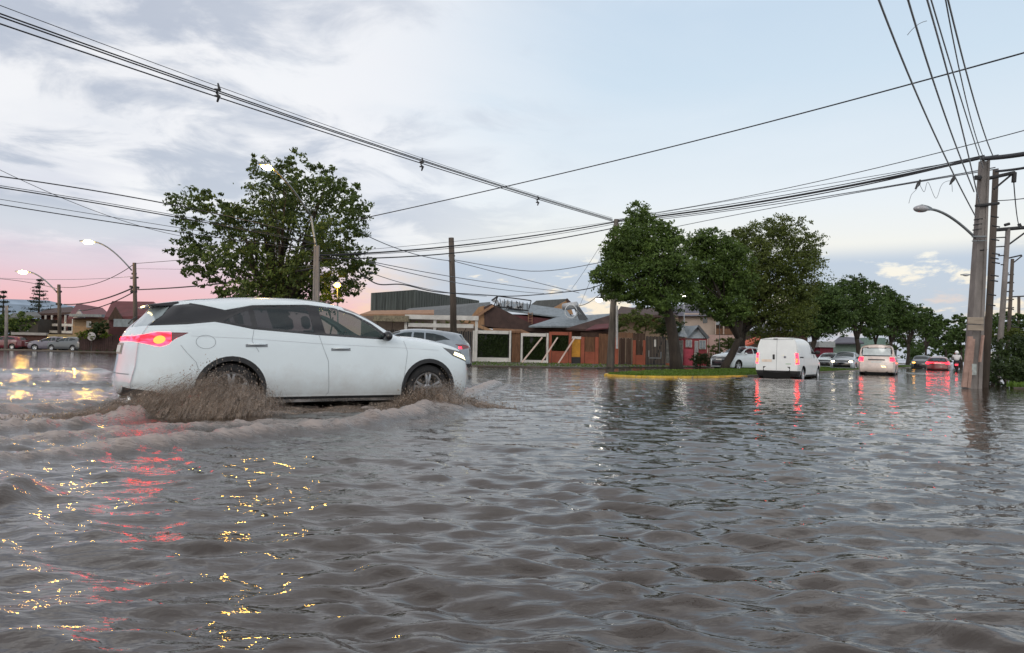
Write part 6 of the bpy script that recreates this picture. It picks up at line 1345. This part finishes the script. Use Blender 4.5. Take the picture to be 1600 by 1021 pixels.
poly3(h, 'gable', [(114, 497, 82.8), (132, 497, 82.8), (123, 484, 82.8)], (0, .2, 0), mat('grey_gable', (.32, .31, .33), rough=.8)); blk(h, 'window', 135, 143, 502, 512, 83.9, .05, win_light); blk(h, 'porch_roof', 118, 168, 492, 496, 82.6, 1.2, roof_zinc)
h = T('house', 'maroon roofed house directly behind the rear spoiler of the large white SUV', 'house', 205, 74); blk(h, 'wall', 168, 262, 496, 550, 74, 6, mat('plum_wall', (.11, .045, .045), rough=.9), zfloor=0, y0=0); poly3(h, 'roof', [(163, 500, 73), (268, 497, 73), (240, 476, 77), (175, 475, 77)], (0, 0, .3), roof_maroon); poly3(h, 'gable', [(168, 500, 72.8), (192, 500, 72.8), (180, 480, 72.8)], (0, .2, 0), dark_wood)
blk(h, 'lean_to', 190, 232, 500, 512, 72.5, 1.5, roof_zinc)
t = T('fence', 'low brown fence with a pale coping behind the parked cars on the far left', 'fence', 50, 78); slats(t, 'boards', 22, 74, 524, 548, 78, mat('brown_boards', (.11, .055, .045), rough=.9, var=.3), 30); blk(t, 'coping', 21, 76, 520, 524, 77.9, .4, mat('coping', (.30, .29, .28), rough=.8))
t = T('fence', 'yellowish wall right of the low brown fence on the far left', 'fence', 100, 77.5); blk(t, 'wall', 76, 124, 523, 549, 77.5, .3, mat('ochre_wall', (.27, .21, .11), rough=.9))
t = T('fence', 'dark brown plank fence between the parked cars and the tail of the large white SUV', 'fence', 160, 72); slats(t, 'boards', 122, 300, 524, 552, 72, mat('umber_boards', (.050, .028, .026), rough=.9, var=.3), 60)
t = T('road_sign', 'round pale road sign on a thin post by the dark brown plank fence', 'sign', 143, 71); q = np.array(wloc(t)); c = P(143, 526, 71)-q; MB().lathe([(.001, -.03), (.42, -.03), (.42, .03), (.001, .03)], tuple(c), 'y', 20).build('disc', mat('sign_grey', (.42, .40, .42), rough=.6), t, local=True); blk(t, 'post', 142.5, 143.5, 530, 550, 71.1, .06, steel)
t = T('street_sign', 'white street sign blade on a post beyond the leaning median tree', 'sign', 1124, 52); blk(t, 'post', 1123.4, 1124.6, 505, 572, 52, .06, steel); blk(t, 'blade', 1119, 1130, 503, 508, 51.9, .04, mat('sign_white', (.6, .64, .68), rough=.5))
def woodland():
    rg = np.random.default_rng(91); Ps = []
    for k in range(60):
        px = rg.uniform(1225, 1535); Y = rg.uniform(120, 175); c = P(px, rg.uniform(538, 560), Y); Ps.append(clump_points(c, rg.uniform(8, 15)*Y/FPX, 170, rg, 1.0, .3))
    C_ = np.concatenate(Ps); C_[:, 2] = np.maximum(C_[:, 2], .1); V, F = leaf_quads(C_, .7, rg); o = link('woodland', npmesh(V, F), LEAF['far']); tag(o, 'dark mass of far off trees closing the end of the flooded avenue', 'woodland', kind='stuff')
woodland()
# far hills
def hill(name, pts, Y, m, label=None):
    b = MB(); V = []; n = len(pts); rows = 5
    for r in range(rows+1):
        for (px, py) in pts:
            p = P(px, py, Y); z = p[2]*(1-(r/rows)**1.5); V.append((p[0], Y-r*Y*.10+vnoise(np.array([px*.09]), np.array([r*1.7]), 3)[0]*Y*.06, z if r < rows else -2))
    F = [(r*n+i, r*n+i+1, (r+1)*n+i+1, (r+1)*n+i) for r in range(rows) for i in range(n-1)]
    o = MB().add(V, F).build(name, m, smooth=True); o['kind'] = 'structure'
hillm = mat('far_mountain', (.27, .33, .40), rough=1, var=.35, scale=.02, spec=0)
px_ = list(range(-200, 330, 6)); rg = np.random.default_rng(6)
hill('hills', [(x_, float(np.interp(x_, [-200, 0, 30, 50, 75, 100, 130, 160, 330], [495, 487, 472, 465, 470, 474, 482, 492, 520]))+3*float(vnoise(np.array([x_*.11]), np.array([2.0]), 4)[0])) for x_ in px_], 900, hillm)
bush('roadside_weeds', 'scrubby weeds at the foot of the dark brown plank fence on the far left', [(125+i*14, 549, 3) for i in range(6)], 70.5, 'hedge', .15, 700, 120)
